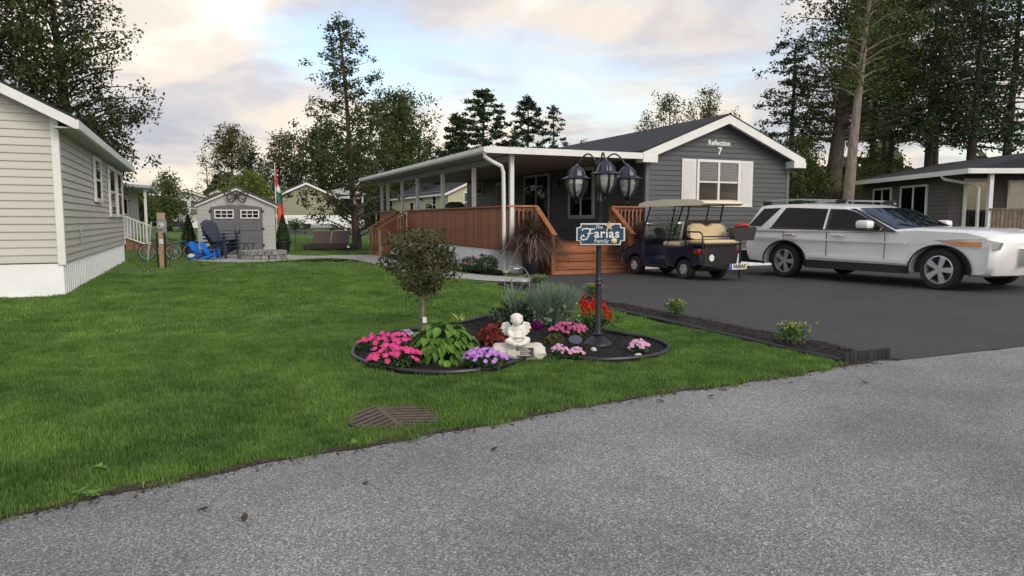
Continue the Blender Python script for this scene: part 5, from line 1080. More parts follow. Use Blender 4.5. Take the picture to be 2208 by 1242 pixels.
# ------------------------------------------------------------------ planters by the deck
FOUNT = leafmat('purple_fountain_grass', (.045, .027, .024), (.13, .08, .062), 8, .2); PLUME = leafmat('tan_plume', (.17, .12, .085), (.30, .225, .16), 8, .25)
def planter(c, label, h, r, n, gh_, z0=.012):
    t = thing('planter', label, 'planter', (*c, z0)); MB().lathe([(r*.72, 0), (r*.75, .02), (r*.95, h*.9), (r*1.05, h*.92), (r*1.05, h), (r*.93, h), (r*.9, h-.05)], 4 if False else 24, (0, 0, 0)).build('pot', mat('dark_blue_grey_pot', (.012, .014, .022), .5, .2, 6), t, True)
    V = []; Q = []
    def arch(nn, L0, m, wd, nm, spread, up0):
        V = []; Q = []
        for i in range(nn):
            a = random.uniform(0, 6.283); Lh = L0*random.uniform(.6, 1.1); sp = spread*random.uniform(.1, 1.25); a0 = a; k = len(V); sx_, sy_ = -math.sin(a)*wd, math.cos(a)*wd
            for j in range(6):
                q = j/5; rr = .80*sp*q**1.4*Lh; z = h-.04+Lh*(.85*q-.92*q**2.4*sp); ww = (1-.7*abs(q-.4)) if nm == 'grass_blades' else (.25 if q < .55 else 1.6)
                a = a0+.35*q*math.sin(i*1.7); V += [(rr*math.cos(a)-sx_*ww, rr*math.sin(a)-sy_*ww, z), (rr*math.cos(a)+sx_*ww, rr*math.sin(a)+sy_*ww, z)]
            Q += [(k+2*j, k+2*j+1, k+2*j+3, k+2*j+2) for j in range(5)]
        inst(npmesh(nm, V, Q, m), nm, t)
    arch(n, gh_, FOUNT, .0036, 'grass_blades', .95, 1.05); arch(int(n*.09), gh_*1.05, PLUME, .0045, 'plumes', .95, 1.15); return t
planter((-.42, .50), 'tall dark planter of purple fountain grass left of the front steps', .60, .29, 3000, 1.5)
planter((2.80, .52), 'dark planter of purple fountain grass right of the front steps behind the golf cart', .60, .28, 2200, 1.15)
c = (4.0, .55); t = thing('shrub', 'loose green shrub against the charcoal wall behind the golf cart', 'shrub', (*c, .012)); V, Q = leafquads(rng.normal(size=(1400, 3))*np.array([.22, .15, .34])+np.array([0, 0, .85]), .06); inst(npmesh('foliage', V, Q, leafmat('wall_shrub', (.03, .055, .02), (.07, .11, .04), 5)), 'foliage', t); MB().tube([(0, 0, 0), (0, 0, .8)], .02).build('stem', BARK, t)
# plants along the deck skirting
BOX = leafmat('boxwood', (.02, .05, .012), (.05, .11, .03), 8, .15)
def bushball(c, label, rx, h, m, n=1500, leaf=.05, fl=None, name='shrub'):
    t = thing(name, label, 'shrub', (*c, .05)); p = rng.normal(size=(n, 3)); p /= np.linalg.norm(p, axis=1, keepdims=True); p *= rng.uniform(.55, 1, (n, 1)); p *= np.array([rx, rx, h/2]); p[:, 2] += h/2
    V, Q = leafquads(p, leaf); inst(npmesh('foliage', V, Q, m), 'foliage', t); MB().tube([(0, 0, -.02), (0, 0, h*.6)], .02).build('stem', BARK, t)
    if fl: blossoms(t, fl, 14, rx, rx, h, .035)
    return t
bushball(gp(1052, 592), 'rounded boxwood shrub beside the downspout at the deck corner', .30, .46, BOX); bushball(gp(1015, 590), 'dark shrub with small pink flowers left of the rounded boxwood', .30, .42, BOX, 1100, .05, f_rose)
bushball((-1.4, 5.4), 'low leafy plant with white flowers midway along the deck skirting', .32, .45, G_DARK, 900, .06, flower_mesh('blossom', leafmat('white_petal', (.6, .6, .58), (.75, .75, .72), 20))); bushball((-1.35, 8.2), 'low leafy plant near the far end of the deck skirting', .3, .5, BOX, 900, .06)
def pathlight(c, label, h=.38):
    t = thing('path_light', label, 'garden light', (*c, .03)); MB().tube([(0, 0, 0), (0, 0, h*.7)], .012).build('stake', BLACK_METAL, t); MB().lathe([(.05, 0), (.055, .09)], 8, (0, 0, h*.7)).build('lens', BULB, t); MB().lathe([(.09, 0), (.085, .015), (.02, .05), (.01, .06)], 12, (0, 0, h*.7+.09)).build('cap', BLACK_METAL, t, True)
pathlight(gp(1040, 590), 'short lantern style path light between the shrubs at the deck corner', .5); pathlight((-2.75, 12.9), 'black path light beside the far deck steps')
fr_ = thing('frog_ornament', 'small tan garden ornament at the foot of the downspout', 'ornament', (-1.12, .55, .03)); MB().ball((0, 0, .05), (.09, .07, .05), jit=.05).ball((.05, -.03, .09), .04).build('body', SHELL, fr_, True)
# ------------------------------------------------------------------ storm drain grate
RUST = mat('rusty_cast_iron', (.085, .056, .048), .75, .4, 14, bump=.7, bscale=60, col2=(.15, .105, .088))
gr = thing('storm_drain_grate', 'rusty brown cast iron drain grate with slanted bars sunk in the lawn', 'drain grate', (*GRATE_C, .0), -YAW+R(2))
a_, b2 = .315, .285
ring = [(a_*math.copysign(abs(math.cos(t))**.85, math.cos(t)), b2*math.copysign(abs(math.sin(t))**.85, math.sin(t))) for t in [i*2*math.pi/40 for i in range(40)]]
MB().prism(ring, -.02, .006, 'z').build('pit', mat('painted_pit_shade', (.006, .006, .006), .9), gr)  # flat slab, no hole; the shade below the bars is its black colour
def gl(px, py):
    p = gp(px, py); dx, dy = p[0]-GRATE_C[0], p[1]-GRATE_C[1]; q = -YAW+R(2); return Vector((dx*math.cos(q)+dy*math.sin(q), -dx*math.sin(q)+dy*math.cos(q)))
SP = gl(806, 878), gl(872, 930); dL = (gl(768, 919)-gl(824, 896)).normalized(); dR = (gl(933, 891)-gl(838, 893)).normalized()
def in_g(x, y): return (abs(x)/a_)**2.35+(abs(y)/b2)**2.35 < 1
def clip_line(p, d):
    out = []
    for t in np.linspace(0, .7, 90):
        q = p+d*t
        if in_g(q.x, q.y): out.append(q)
        elif out: break
    return (out[0], out[-1]) if len(out) > 3 else None
for k in range(9):
    p = SP[0].lerp(SP[1], (k+.5)/9)
    for d in (dL, dR):
        r_ = clip_line(p+d*.02, d)
        if r_: MB().beam((*r_[0], .018), (*r_[1], .018), .034, .008).build('bar', RUST, gr)
s0 = [SP[0].lerp(SP[1], i/50) for i in range(51)]; s0 = [p for p in s0 if in_g(p.x, p.y)]
MB().beam((*s0[0], .0185), (*s0[-1], .0185), .04, .009).build('spine', RUST, gr)
MB().tube([(x*.99, y*.99, .012) for x, y in ring], .009, 6, closed=True).build('rim', RUST, gr, True)
# ------------------------------------------------------------------ litter on the road and weeds at its edge
DRY = mat('dry_brown_leaf', (.05, .035, .022), .8, .4, 20); dl = leaf_mesh('dry_leaf', DRY, .06, .035, .25, -.25)
for i, (px, py, lab) in enumerate(((783, 1050, 'dark dry leaf alone on the road left of centre'), (1060, 977, 'dark curled leaf on the road below the bed'), (528, 1130, 'small dark leaf near the bottom left of the road'), (427, 1104, 'tiny dark leaf left on the road'), (1432, 870, 'dry leaf on the road edge nearest the lawn corner'), (1526, 858, 'curled dry leaf by the lawn edge under the driveway strip'), (1700, 828, 'dark leaf on the road near the driveway strip end'), (1568, 844, 'small dry leaf lying just off the lawn edge'), (1872, 829, 'dark leaf on the road in front of the driveway'))):
    o = inst(dl, 'dry_leaf', None, (*gp(px, py), .012), (random.uniform(-.2, .2), random.uniform(-.2, .2), random.uniform(0, 6)), (random.uniform(.6, 1.1),)*3); tag(o, lab, 'leaf', 'dry leaves on the road')
P_ = []
for i in range(1500):
    x = random.uniform(-13, -1.9); P_.append((x, edge_clamped(x)+random.gauss(-.0, .05), .014))
V, Q = leafquads(np.array(P_), .03, .7, .4); tag(inst(npmesh('edge_debris', V, Q, DRY), 'edge_debris'), 'scattered dry bits along the lawn edge of the road', 'debris', kind='stuff')
WEED = leafmat('pale_weed', (.12, .22, .04), (.22, .33, .08), 10, .25); wl = leaf_mesh('leaf', WEED, .05, .026, .1, .25)
for px, py, lab in ((762, 968, 'pale broadleaf weed in the lawn below the drain grate'), (200, 1080, 'pale broadleaf weed at the lower left corner of the lawn'), (170, 1075, 'cluster of pale weed leaves beside the road at far left'), (215, 1022, 'small yellow green weed in the lawn at lower left')):
    t = thing('weed', lab, 'weed', (*gp(px, py), .02), 0, 'weeds in the lawn')
    for i in range(9): inst(wl, 'leaf', t, (0, 0, .015), (random.uniform(-.2, .2), -R(random.uniform(5, 40)), i*.7), (random.uniform(.6, 1.1),)*3)
# ------------------------------------------------------------------ patio furniture and yard things
pz = .02
fc = Vector((-6.15, 11.25))
fp = thing('fire_pit', 'round grey stone fire pit ring on the patio in front of the shed', 'fire pit', (fc.x, fc.y, pz))
for row in range(2):
    for i in range(20):
        a = (i+.5*row)*2*math.pi/20; r_ = .70; st_ = MB().rbox(-.13, .13, -.107, .107, 0, .145, .025); v0 = st_.v; st_.v = [(x+random.uniform(-.012, .012), y+random.uniform(-.012, .012), z+random.uniform(-.008, .008)) for x, y, z in v0]
        st_.build('stone', STONEGREY, fp, loc=(r_*math.cos(a), r_*math.sin(a), row*.152), rot=(0, 0, a))
MB().lathe([(.6, .0), (.6, .10), (.05, .12)], 20).build('ash_bed', SOIL, fp)
def adirondack(name, label, loc, rz, m, s=1.0, group=None):
    t = thing(name, label, 'chair', loc, rz, group); t.scale = (s, s, s)
    # sits facing local +X
    for i in range(7):
        q = (i-3)/3; y0, y1 = q*.20, q*.36; L_ = .80-.13*q*q
        MB().beam((-.12, y0, .30), (-.12-.36*L_/.8, y1, .30+L_*.9), .085, .018, (1, 0, .3)).build('back_slat', m, t)
    for i in range(6): MB().box(-.10+i*.095, -.02+i*.095, -.27, .27, .285+i*.016, .305+i*.016).build('seat_slat', m, t)
    for s_ in (-1, 1):
        MB().prism([(-.35, .52), (.42, .56), (.46, .58), (.42, .585), (-.35, .545)], s_*.36-.06, s_*.36+.06, 'y').build('arm', m, t)
        MB().beam((.42, s_*.32, 0), (.40, s_*.32, .56), .05, .08).build('leg', m, t); MB().beam((-.42, s_*.29, 0), (.40, s_*.29, .36), .03, .10).build('leg', m, t)
    MB().box(-.37, -.33, -.36, .36, .49, .535).build('back_rail', m, t); return t
SLATE = mat('slate_blue_resin', (.035, .048, .065), .5, .12, 4); BLUE = mat('bright_blue_resin', (.02, .17, .68), .4, .08, 4)
base = pd(478, 557, 26.3)
for i, lab in enumerate(('lowest slate blue slatted garden chair of the stack before the shed', 'middle slate blue slatted garden chair of the stack before the shed', 'topmost slate blue slatted garden chair of the stack before the shed')):
    adirondack('garden_chair', lab, (base[0]-.02*i, base[1], pz+i*.13), R(-40), SLATE, 1.12, 'stacked garden chairs')
b1 = pd(445, 560, 25.2); adirondack('child_chair', 'bright blue child size garden chair nearest the fire pit', (b1[0]+.12, b1[1], pz), R(-25), BLUE, .62, 'child garden chairs')
adirondack('child_chair', 'bright blue child size garden chair behind the first, to its left', (b1[0]-.22, b1[1]+.55, pz), R(-35), BLUE, .62, 'child garden chairs')
c = pd(531, 545, 27.0); tb = thing('side_table', 'black metal side table with crossed legs behind the fire pit', 'table', (c[0], c[1], pz)); MB().box(-.32, .32, -.25, .25, .50, .53).build('table_top', BLACK_METAL, tb)
for x in (-.16, .16):
    for s in (-1, 1): MB().tube([(x+s*.13, s*.2, .50), (x-s*.01, -s*.1, 0)], .016).build('leg', BLACK_METAL, tb)
CEDARG = leafmat('cedar_green', (.02, .045, .016), (.05, .10, .03), 6, .15); POT = mat('black_pot', (.016, .016, .018), .5, .2)
for px, lab, d in ((408, 'potted conical cedar left of the shed', 29.0), (611, 'potted conical cedar right of the shed', 30.0)):
    c = pd(px, 540, d); t = thing('potted_cedar', lab, 'potted tree', (c[0], c[1], .0), 0, 'potted cedars flanking the shed')
    MB().lathe([(.20, 0), (.21, .02), (.25, .16), (.31, .46), (.36, .48), (.36, .54), (.30, .54), (.28, .5)], 20).build('pot', POT, t, True); MB().tube([(0, 0, .45), (0, 0, 1.5)], [.035, .008]).build('trunk', BARK, t)
    n_ = 5200; z = rng.uniform(0, 1, n_)**1.25; r_ = (.31*(1-z)**.85)*np.where(z < .08, .7, 1)+.015; a = rng.uniform(0, 6.283, n_); u = rng.uniform(.6, 1.05, n_)
    V, Q = leafquads(np.stack([r_*u*np.cos(a), r_*u*np.sin(a), .52+1.12*z], 1), .055, 0, .4); inst(npmesh('crown', V, Q, CEDARG), 'crown', t)
# flag pole
c = pd(598, 540, 30.6); fpz = thing('flag_pole', 'white pole with limp red white and green flag and orange pennant', 'flag', (c[0], c[1], .0), -YAW)
MB().tube([(0, 0, 0), (0, 0, 3.75)], [.022, .018], 8).ball((0, 0, 3.78), .035).build('pole', WHITE, fpz, True)
def cloth(z0, z1, w_, m, x0=.0, sw=.1, seed=0):
    V = []; F = []; nx, nz = 6, 5
    for j in range(nz+1):
        for i in range(nx+1):
            u, v = i/nx, j/nz; V.append((x0+.02+w_*u+.03*math.sin(4*u+seed+3*v)+sw*v*u, .05*math.sin(9*u+seed)+.02*math.sin(7*v), z0+(z1-z0)*v-.10*u))
    for j in range(nz):
        for i in range(nx): a = j*(nx+1)+i; F.append((a, a+1, a+nx+2, a+nx+1))
    return MB().add(V, F)
FR = mat('flag_red', (.45, .03, .06), .7, .15); FW = mat('flag_white', (.70, .70, .72), .7, .1); FG = mat('flag_green', (.02, .13, .11), .7, .15); FO = mat('flag_orange', (.62, .10, .055), .7, .15)
cloth(3.72, 2.92, .12, FR, -.06, .06).build('flag_band', FR, fpz, True, 180); cloth(2.95, 2.62, .19, FW, .0, .03, 1).build('flag_band', FW, fpz, True, 180); cloth(2.66, 2.12, .20, FG, .02, .06, 2).build('flag_band', FG, fpz, True, 180); cloth(2.16, 1.32, .22, FO, .06, .06, 3).build('pennant', FO, fpz, True, 180)
# little ornamental tree by the right cedar
c = pd(637, 540, 31.5); t = thing('standard_tree', 'small round topped tree on thin stems right of the potted cedar', 'tree', (c[0], c[1], .02))
MB().tube([(0, 0, 0), (.02, 0, 1.15)], .016, 6).tube([(-.25, 0, 0), (-.25, 0, 1.0)], .01, 5).build('trunk', BARK, t); V, Q = leafquads(rng.normal(size=(700, 3))*np.array([.22, .2, .15])+np.array([0, 0, 1.18]), .075); inst(npmesh('crown', V, Q, CEDARG), 'crown', t)
# double lounger
c = pd(708, 540, 33.0); WIC = mat('brown_wicker', (.045, .034, .030), .7, .35, 30, bump=.5, bscale=90); CUSH = mat('brown_mesh_cushion', (.085, .062, .058), .8, .15, 8)
ld = thing('double_lounger', 'brown wicker double lounger with two raised backs on the back lawn', 'lounger', (c[0], c[1], .02), -YAW)
MB().rbox(-1.12, 1.12, -.15, 1.25, .06, .30, .03).build('frame', WIC, ld)
for x in (-1.05, 1.05):
    for y in (-.08, 1.18): MB().box(x-.04, x+.04, y-.04, y+.04, 0, .07).build('leg', WIC, ld)
for s in (-1, 1):
    MB().beam((s*.43, .35, .30), (s*.43, .80, .86), .80, .07, (0, -1, .5)).build('back', CUSH, ld); MB().rbox(s*.43-.40, s*.43+.40, -.12, .40, .30, .36, .02).build('seat_pad', CUSH, ld)
MB().tube([(-.85, .81, .87), (.85, .81, .87)], .025, 6).build('back_rail', WOODPOST, ld); MB().beam((0, .36, .30), (0, .82, .87), .05, .04, (0, -1, .5)).build('centre_rail', WOODPOST, ld)
# utility post with meter
c = gp(352, 579); up_ = thing('utility_post', 'weathered wooden service post with round electricity meter by the left home', 'post', (*c, 0), -YAW)
MB().box(-.085, .055, -.03, .06, 0, 1.05).build('post', WOODPOST, up_); MB().box(-.12, .12, -.02, .07, 1.05, 1.42).build('meter_box', GALV, up_); MB().box(-.10, .10, -.04, .05, 1.42, 1.62).build('upper_box', mat('tan_box', (.40, .32, .22), .7), up_)
MB().lathe([(.10, 0), (.10, .04), (.085, .07), (.04, .085)], 20, (0, -.02, 1.24), Matrix.Rotation(math.pi/2, 4, 'X')).build('meter', mat('meter_glass', (.5, .5, .48), .15), up_, True)
MB().lathe([(.06, 0), (.055, .072), (.01, .088)], 16, (0, -.022, 1.24), Matrix.Rotation(math.pi/2, 4, 'X')).build('dial', BLACK_PLASTIC, up_)
MB().box(-.06, .06, -.05, -.031, .72, .86).build('socket', WHITE, up_)
for x in (-.12, .1): MB().tube([(x, -.04, 1.05), (x*1.1, -.05, .5), (x*.9, -.05, .02)], .03, 6).build('conduit', BLACK_PLASTIC, up_)
MB().tube([(.18, -.02, .05), (.25, -.02, .3), (.20, -.02, .55), (.14, -.02, .3), (.20, -.02, .05)], .012, 6).build('hose', BLACK_PLASTIC, up_, True)
c = pd(317, 545, 24); o = MB().tube([(0, 0, 0), (.16, .1, 1.35)], .03, 8).build('leaning_pole', GALV, None, True); o.location = (c[0], c[1], 0); tag(o, 'thin grey pole leaning beside the left home', 'pole')
# bicycles
def bicycle(label, c, rz, s, fm, rimm):
    t = thing('bicycle', label, 'bicycle', (*c, .01), rz, 'bicycles by the left home'); t.scale = (s, s, s); r_ = .31; Mx = Matrix.Rotation(math.pi/2, 4, 'X')
    for x in (-.5, .5):
        w_ = MB().tube([(r_*math.cos(a), 0, r_*math.sin(a)) for a in [i*2*math.pi/28 for i in range(28)]], .024, 7, closed=True).build('wheel', RUBBER, t, True, loc=(x, 0, r_+.02))
        MB().tube([(r_*.90*math.cos(a), 0, r_*.90*math.sin(a)) for a in [i*2*math.pi/28 for i in range(28)]], .016, 6, closed=True).build('rim', rimm, w_, True); sk_ = MB()
        for i in range(14): a = i*2*math.pi/14; sk_.tube([(.02*math.cos(a+1), 0, .02*math.sin(a+1)), (r_*.9*math.cos(a), 0, r_*.9*math.sin(a))], .0025, 4)
        sk_.tube([(0, -.05, 0), (0, .05, 0)], .022, 8).build('spokes', rimm, w_)
    z = .33; f = MB()
    for a, b in (((-.5, 0, z), (-.1, 0, .30)), ((-.5, 0, z), (-.2, 0, .68)), ((-.1, 0, .30), (-.22, 0, .75)), ((-.1, 0, .30), (.34, 0, .66)), ((-.2, 0, .62), (.33, 0, .76)), ((.33, 0, .80), (.36, 0, .62)), ((.36, .04, .62), (.5, .04, z)), ((.36, -.04, .62), (.5, -.04, z))): f.tube([a, b], .019, 6)
    f.build('frame', fm, t, True); MB().tube([(.33, 0, .80), (.32, 0, .92)], .014).tube([(.25, -.26, .95), (.32, -.1, .92), (.32, .1, .92), (.25, .26, .95)], .014).build('handlebar', BLACK_METAL, t, True)
    MB().prism([(-.34, -.09), (-.20, -.06), (-.02, -.02), (-.02, .02), (-.20, .06), (-.34, .09)], .77, .83, 'z').build('saddle', BLACK_PLASTIC, t); MB().tube([(-.1, -.06, .30), (-.1, -.06, .16)], .012).tube([(-.1, .06, .30), (-.1, .06, .44)], .012).lathe([(.02, -.012), (.09, -.012), (.09, .0), (.02, .0)], 16, (-.1, -.05, .30), Mx).build('crank', CHROME, t); return t
bicycle('silver wheeled bicycle with pink frame standing behind the utility post', pd(346, 548, 25.2)[:2], R(-5), .86, mat('pink_frame', (.22, .03, .07), .35), GALV)
bicycle('teal bicycle leaning right of the utility post', pd(384, 548, 25.8)[:2], R(-12), .86, mat('teal_frame', (.02, .09, .13), .35), GALV)
c = pd(416, 548, 25.6); hb = thing('helmet', 'white and blue bicycle helmet on the grass by the teal bicycle', 'helmet', (c[0], c[1], .02)); MB().ball((0, 0, .09), (.19, .14, .13)).build('shell', FW, hb, True); MB().tube([(.19*math.cos(a), .14*math.sin(a), .05) for a in [i*.393 for i in range(16)]], .025, 6, closed=True).build('trim', BLUE, hb, True)
c = pd(377, 480, 52); mw = thing('ride_on_mower', 'dark wheeled machine standing on the far lawn before the sun room home', 'machine', (c[0], c[1], T(*c[:2])))
MB().prism([(-.9, .3), (.9, .3), (.85, .62), (.3, .75), (-.1, .7), (-.5, .6), (-.9, .55)], -.35, .35, 'y').build('body', BLACK_PLASTIC, mw); MB().rbox(-.6, -.15, -.22, .22, .62, .95, .05).build('seat', BLACK_PLASTIC, mw); MB().tube([(.3, 0, .7), (.15, 0, 1.1)], .03).build('steering_column', BLACK_METAL, mw)
for x in (-.6, .65):
    for y in (-.4, .4): MB().lathe([(.08, -.1), (.3, -.1), (.32, 0), (.3, .1), (.08, .1)], 16, (x, y, .31), Matrix.Rotation(math.pi/2, 4, 'X')).build('wheel', RUBBER, mw, True)
c = pd(752, 495, 52); wt = thing('plastic_stool', 'small white plastic stool on the far lane behind the tall tree', 'stool', (c[0], c[1], T(*c[:2]))); MB().rbox(-.3, .3, -.2, .2, .62, .70, .02).build('top', WHITE, wt)
for x in (-.26, .26):
    for y in (-.16, .16): MB().box(x-.06, x+.06, y-.03, y+.03, 0, .63).build('leg', WHITE, wt)
bushball((-11.6, 14.6), 'low green shrub at the foot of the white picket stair', .7, .6, BOX, 1200, .09)
# ------------------------------------------------------------------ trees
DKG = leafmat('dark_broadleaf', (.024, .036, .012), (.075, .098, .028), .8, .25); MIDG = leafmat('mid_green_broadleaf', (.040, .066, .018), (.12, .150, .038), .8, .3); OLV = leafmat('olive_broadleaf', (.05, .06, .018), (.15, .15, .045), .8, .3)
PINE = leafmat('pine_green', (.022, .038, .016), (.060, .088, .030), .9, .15); PINE2 = leafmat('bluish_pine', (.022, .042, .025), (.058, .095, .052), .9, .15); YELG = leafmat('yellow_green_tree', (.08, .12, .02), (.20, .23, .05), .9, .3)
def tree(name, label, px, d, ytop, h0f, crown_px, kind, leafm, barkm, r0, nb, leaf, nl, seed, clump=.25, up=.5, leanpx=0, flat=None, prof=None, group='trees behind the homes', py0=480):
    c = pd(px, py0, d); z0 = T(*c[:2]); H_ = (475-ytop)/1552*d+EYE-z0; t = thing(name, label, 'tree', (c[0], c[1], z0), 0, group); R0 = crown_px/1552*d/2
    if kind == 'c': f = prof or (lambda q: R0*(1-q)**.8+.12); flat = .75 if flat is None else flat
    else: f = prof or (lambda q: R0*max(.15, math.sin(math.pi*min(1, .18+.8*q)))**.7); flat = 0 if flat is None else flat
    ll = leanpx/1552*d; branchtree(t, H_*h0f, H_, (lambda q: f(q)), nb, leafm, barkm, r0, leaf, nl, flat, seed, clump, up, (ll*cA, -ll*sA)); return t
tc_ = pd(770, 480, 35.5)
R1 = 105/1552*35.5
tree('tall_tree', 'tall ragged tree with pale lower trunk rising above the porch end', 770, 35.5, 48, .10, 210, 'c', DKG, BARK, .20, 105, .15, 120, 11, .19, .35, -30, .35, lambda q: R1*(1.12-.5*q if q < .55 else .85*(1-q)**.62/.45**.62*.98)+.1)
tree('broadleaf_tree', 'dense green tree right behind the tall ragged tree', 858, 72, 205, .12, 190, 'b', MIDG, BARK, .3, 90, .30, 200, 12, .46, .4)
tree('pine_tree', 'flat topped pine sticking out above the dense green tree', 872, 78, 212, .35, 150, 'c', PINE2, BARK_DARK, .3, 54, .32, 120, 13, .34, .1)
tree('broadleaf_tree', 'dark broadleaf tree filling behind the tall tree on its left', 700, 76, 280, .1, 190, 'b', DKG, BARK, .3, 80, .32, 180, 14, .48)
tree('broadleaf_tree', 'green tree between the shed flag and tall tree', 606, 76, 297, .15, 100, 'b', OLV, BARK, .2, 50, .28, 120, 15, .42)
tree('pine_tree', 'small dark pine behind the shed roof', 545, 60, 325, .2, 150, 'c', PINE2, BARK_DARK, .15, 50, .22, 80, 16, .2, .05)
tree('tall_thin_tree', 'thin trunked tree with a bare stem and flat crown left of the shed peak', 503, 62, 278, .62, 92, 'b', OLV, BARK, .12, 60, .18, 105, 17, .3)
tree('tall_thin_tree', 'sparse nearly bare thin tree farther left of the shed', 450, 58, 340, .4, 58, 'b', OLV, BARK_DARK, .10, 16, .16, 30, 18, .2)
tree('small_tree', 'bright yellow green tree peeping over the shed roof', 548, 50, 372, .15, 110, 'b', YELG, BARK, .14, 40, .2, 110, 19, .3)
tree('small_tree', 'dark green small tree left of the sun room home', 366, 52, 378, .15, 84, 'b', MIDG, BARK, .14, 40, .18, 120, 20, .3)
tree('pine_tree', 'broad dark pine at the left of the three above the porch roof', 985, 58, 248, .05, 200, 'c', PINE, BARK_DARK, .2, 64, .26, 230, 21, .22, .05)
tree('pine_tree', 'tallest pine of the three above the porch roof', 1043, 60, 193, .05, 330, 'c', PINE, BARK_DARK, .22, 90, .27, 240, 22, .24, .05)
tree('pine_tree', 'middle narrow pine above the porch roof', 1137, 60, 213, .05, 300, 'c', PINE2, BARK_DARK, .2, 84, .26, 200, 23, .22, .05)
tree('spruce_tree', 'sparse pointed spruce right of the narrow pine', 1192, 62, 228, .05, 230, 'c', PINE2, BARK_DARK, .16, 66, .22, 110, 24, .2, .05)
tree('broadleaf_tree', 'loose olive tree above the charcoal roof, left half', 1440, 48, 208, .4, 130, 'b', OLV, BARK, .14, 54, .16, 85, 25, .25)
tree('broadleaf_tree', 'loose olive tree above the charcoal roof, right half', 1525, 50, 195, .4, 120, 'b', OLV, BARK, .14, 54, .16, 95, 26, .25)
tree('broadleaf_tree', 'low olive tree just over the charcoal roof slope', 1385, 52, 255, .35, 70, 'b', OLV, BARK, .1, 26, .16, 60, 27, .25)
tree('broadleaf_tree', 'low pale tree behind the roof junction', 1262, 60, 303, .3, 60, 'b', OLV, BARK, .1, 22, .16, 50, 28, .25)
c = pd(764, 430, 35.2); bfd = thing('bird_feeder', 'small orange topped bird feeder on the trunk of the tall ragged tree', 'bird feeder', c); MB().lathe([(.16, 0), (.15, .03), (.05, .14), (.02, .16)], 12).build('roof', FO, bfd, True); MB().lathe([(.09, -.22), (.09, 0)], 10).build('tube', mat('pale_feeder_tube', (.5, .5, .3), .4), bfd, True); MB().lathe([(.15, -.25), (.15, -.22)], 12).build('tray', WOODPOST, bfd); MB().tube([(0, 0, -.1), (.16*cA, .2, -.1)], .02).build('bracket', BLACK_METAL, bfd)
# big left tree above the left home
tree('big_broadleaf_tree', 'large dark leafy tree rising above the left home', 150, 24, -40, .28, 330, 'b', DKG, BARK_DARK, .3, 110, .13, 175, 31, .21, .4, prof=lambda q: 2.6*max(.2, math.sin(math.pi*min(1, .30+.62*q)))**.6)
tree('big_broadleaf_tree', 'dark tree behind the left home at its far corner', 200, 30, 250, .25, 170, 'b', DKG, BARK_DARK, .2, 50, .15, 150, 32, .25)
tree('big_broadleaf_tree', 'dark leafy tree at the far left edge above the left roof', 20, 22, -30, .25, 300, 'b', DKG, BARK_DARK, .3, 74, .14, 140, 33, .22)
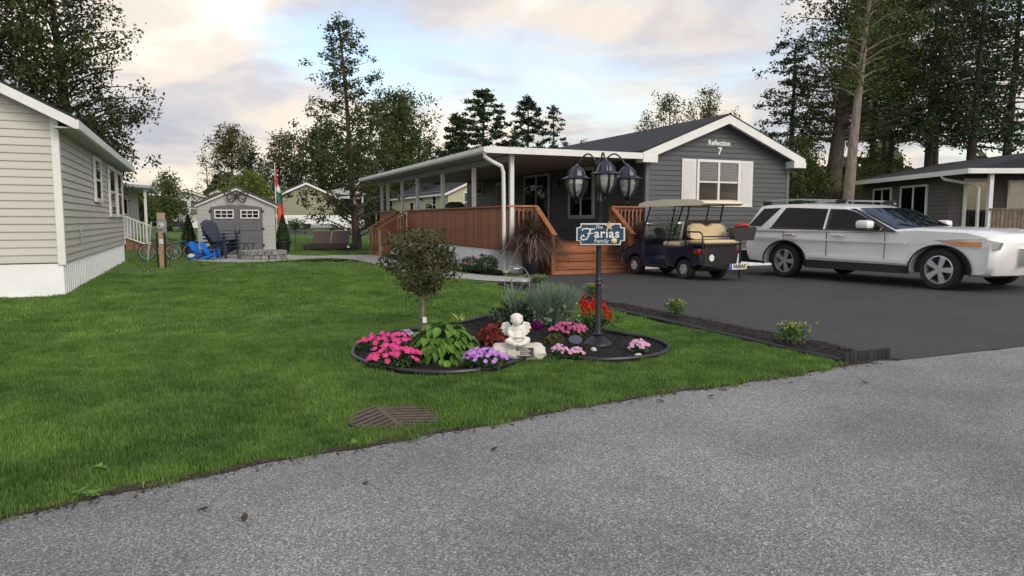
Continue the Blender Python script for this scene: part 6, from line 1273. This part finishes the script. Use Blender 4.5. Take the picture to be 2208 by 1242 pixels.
# right grove
GRV = 'grove trees right of the charcoal home'
def grove(name, label, px, d, ytop, h0f, cpx, kind, lm, bm_, r0, nb, leaf, nl, seed, **k): return tree(name, label, px, d, ytop, h0f, cpx, kind, lm, bm_, r0, nb, leaf, nl, seed, group=GRV, **k)
grove('big_pine', 'thick dark trunked tree, left one of the two big trunks in the grove', 1778, 34, -60, .42, 300, 'b', DKG, BARK, .46, 90, .15, 170, 41, leanpx=62, clump=.26, flat=.35, up=.2, prof=lambda q: 3.3*(1-.25*q))
grove('big_pine', 'pale pinkish leaning trunk, right one of the two big trunks in the grove', 1822, 30, -80, .55, 170, 'b', MIDG, BARK_PALE, .27, 34, .14, 90, 42, leanpx=32, clump=.26)
for i, (px, d, lean, r0, lm, cp, lab) in enumerate(((1868, 42, 12, .17, MIDG, 190, 'slim dark trunk just right of the pale leaning trunk'), (1888, 46, 26, .16, OLV, 190, 'second slim trunk right of the pale leaning trunk'), (1906, 40, 20, .20, MIDG, 200, 'slanting dark trunk over the taupe home roof left end'), (1992, 38, 8, .26, MIDG, 240, 'tall straight trunk above the middle of the taupe roof'), (2012, 44, -4, .22, DKG, 220, 'straight dark trunk beside the middle trunk above the taupe roof'), (2086, 33, 6, .28, PINE, 260, 'dark pine trunk at the right edge above the taupe home'), (2160, 36, 6, .28, PINE, 260, 'outermost dark pine at the far right of the grove'))):
    grove('grove_tree', lab, px, d, -60, .40, cp, 'b', lm, BARK_DARK, r0, 70, .17, 155, 50+i, leanpx=lean, clump=.25, flat=.45, up=.15, prof=(lambda q, R_=cp/1552*d/2: R_*(1-.3*q)))
grove('pine_tree', 'pine with layered boughs reaching left over the charcoal gable', 1700, 36, 90, .22, 210, 'c', PINE, BARK_DARK, .2, 70, .15, 125, 61, clump=.2, up=.1, prof=lambda q: 2.9*(1-.72*q))
grove('broadleaf_tree', 'low bright understorey tree right of the charcoal gable', 1722, 33, 300, .1, 130, 'b', MIDG, BARK, .12, 48, .15, 140, 62, clump=.25)
grove('broadleaf_tree', 'low understorey tree behind the white vehicle', 1880, 40, 330, .1, 190, 'b', MIDG, BARK, .12, 44, .17, 120, 63, clump=.3)
# far wood closing the horizon
FARW = leafmat('far_wood', (.030, .045, .018), (.085, .105, .035), .25, .2)
n_ = 42000; a = rng.uniform(-.75, .75, n_); r_ = rng.uniform(92, 125, n_); hh = 4.6+1.4*np.sin(a*31)+1.0*np.sin(a*67+1)+.8*np.sin(a*131+2); hh = hh+np.clip((a-.05)*9, 0, 3); z = rng.uniform(0, 1, n_)**.75*hh+.6
xc, dd = r_*np.sin(a), r_*np.cos(a); V, Q = leafquads(np.stack([CAM[0]+xc*cA+dd*sA, CAM[1]-xc*sA+dd*cA, z], 1), 1.15, 0, .8); tag(inst(npmesh('far_wood', V, Q, FARW), 'far_wood'), 'distant line of woodland closing the view behind the homes', 'woodland', kind='stuff')
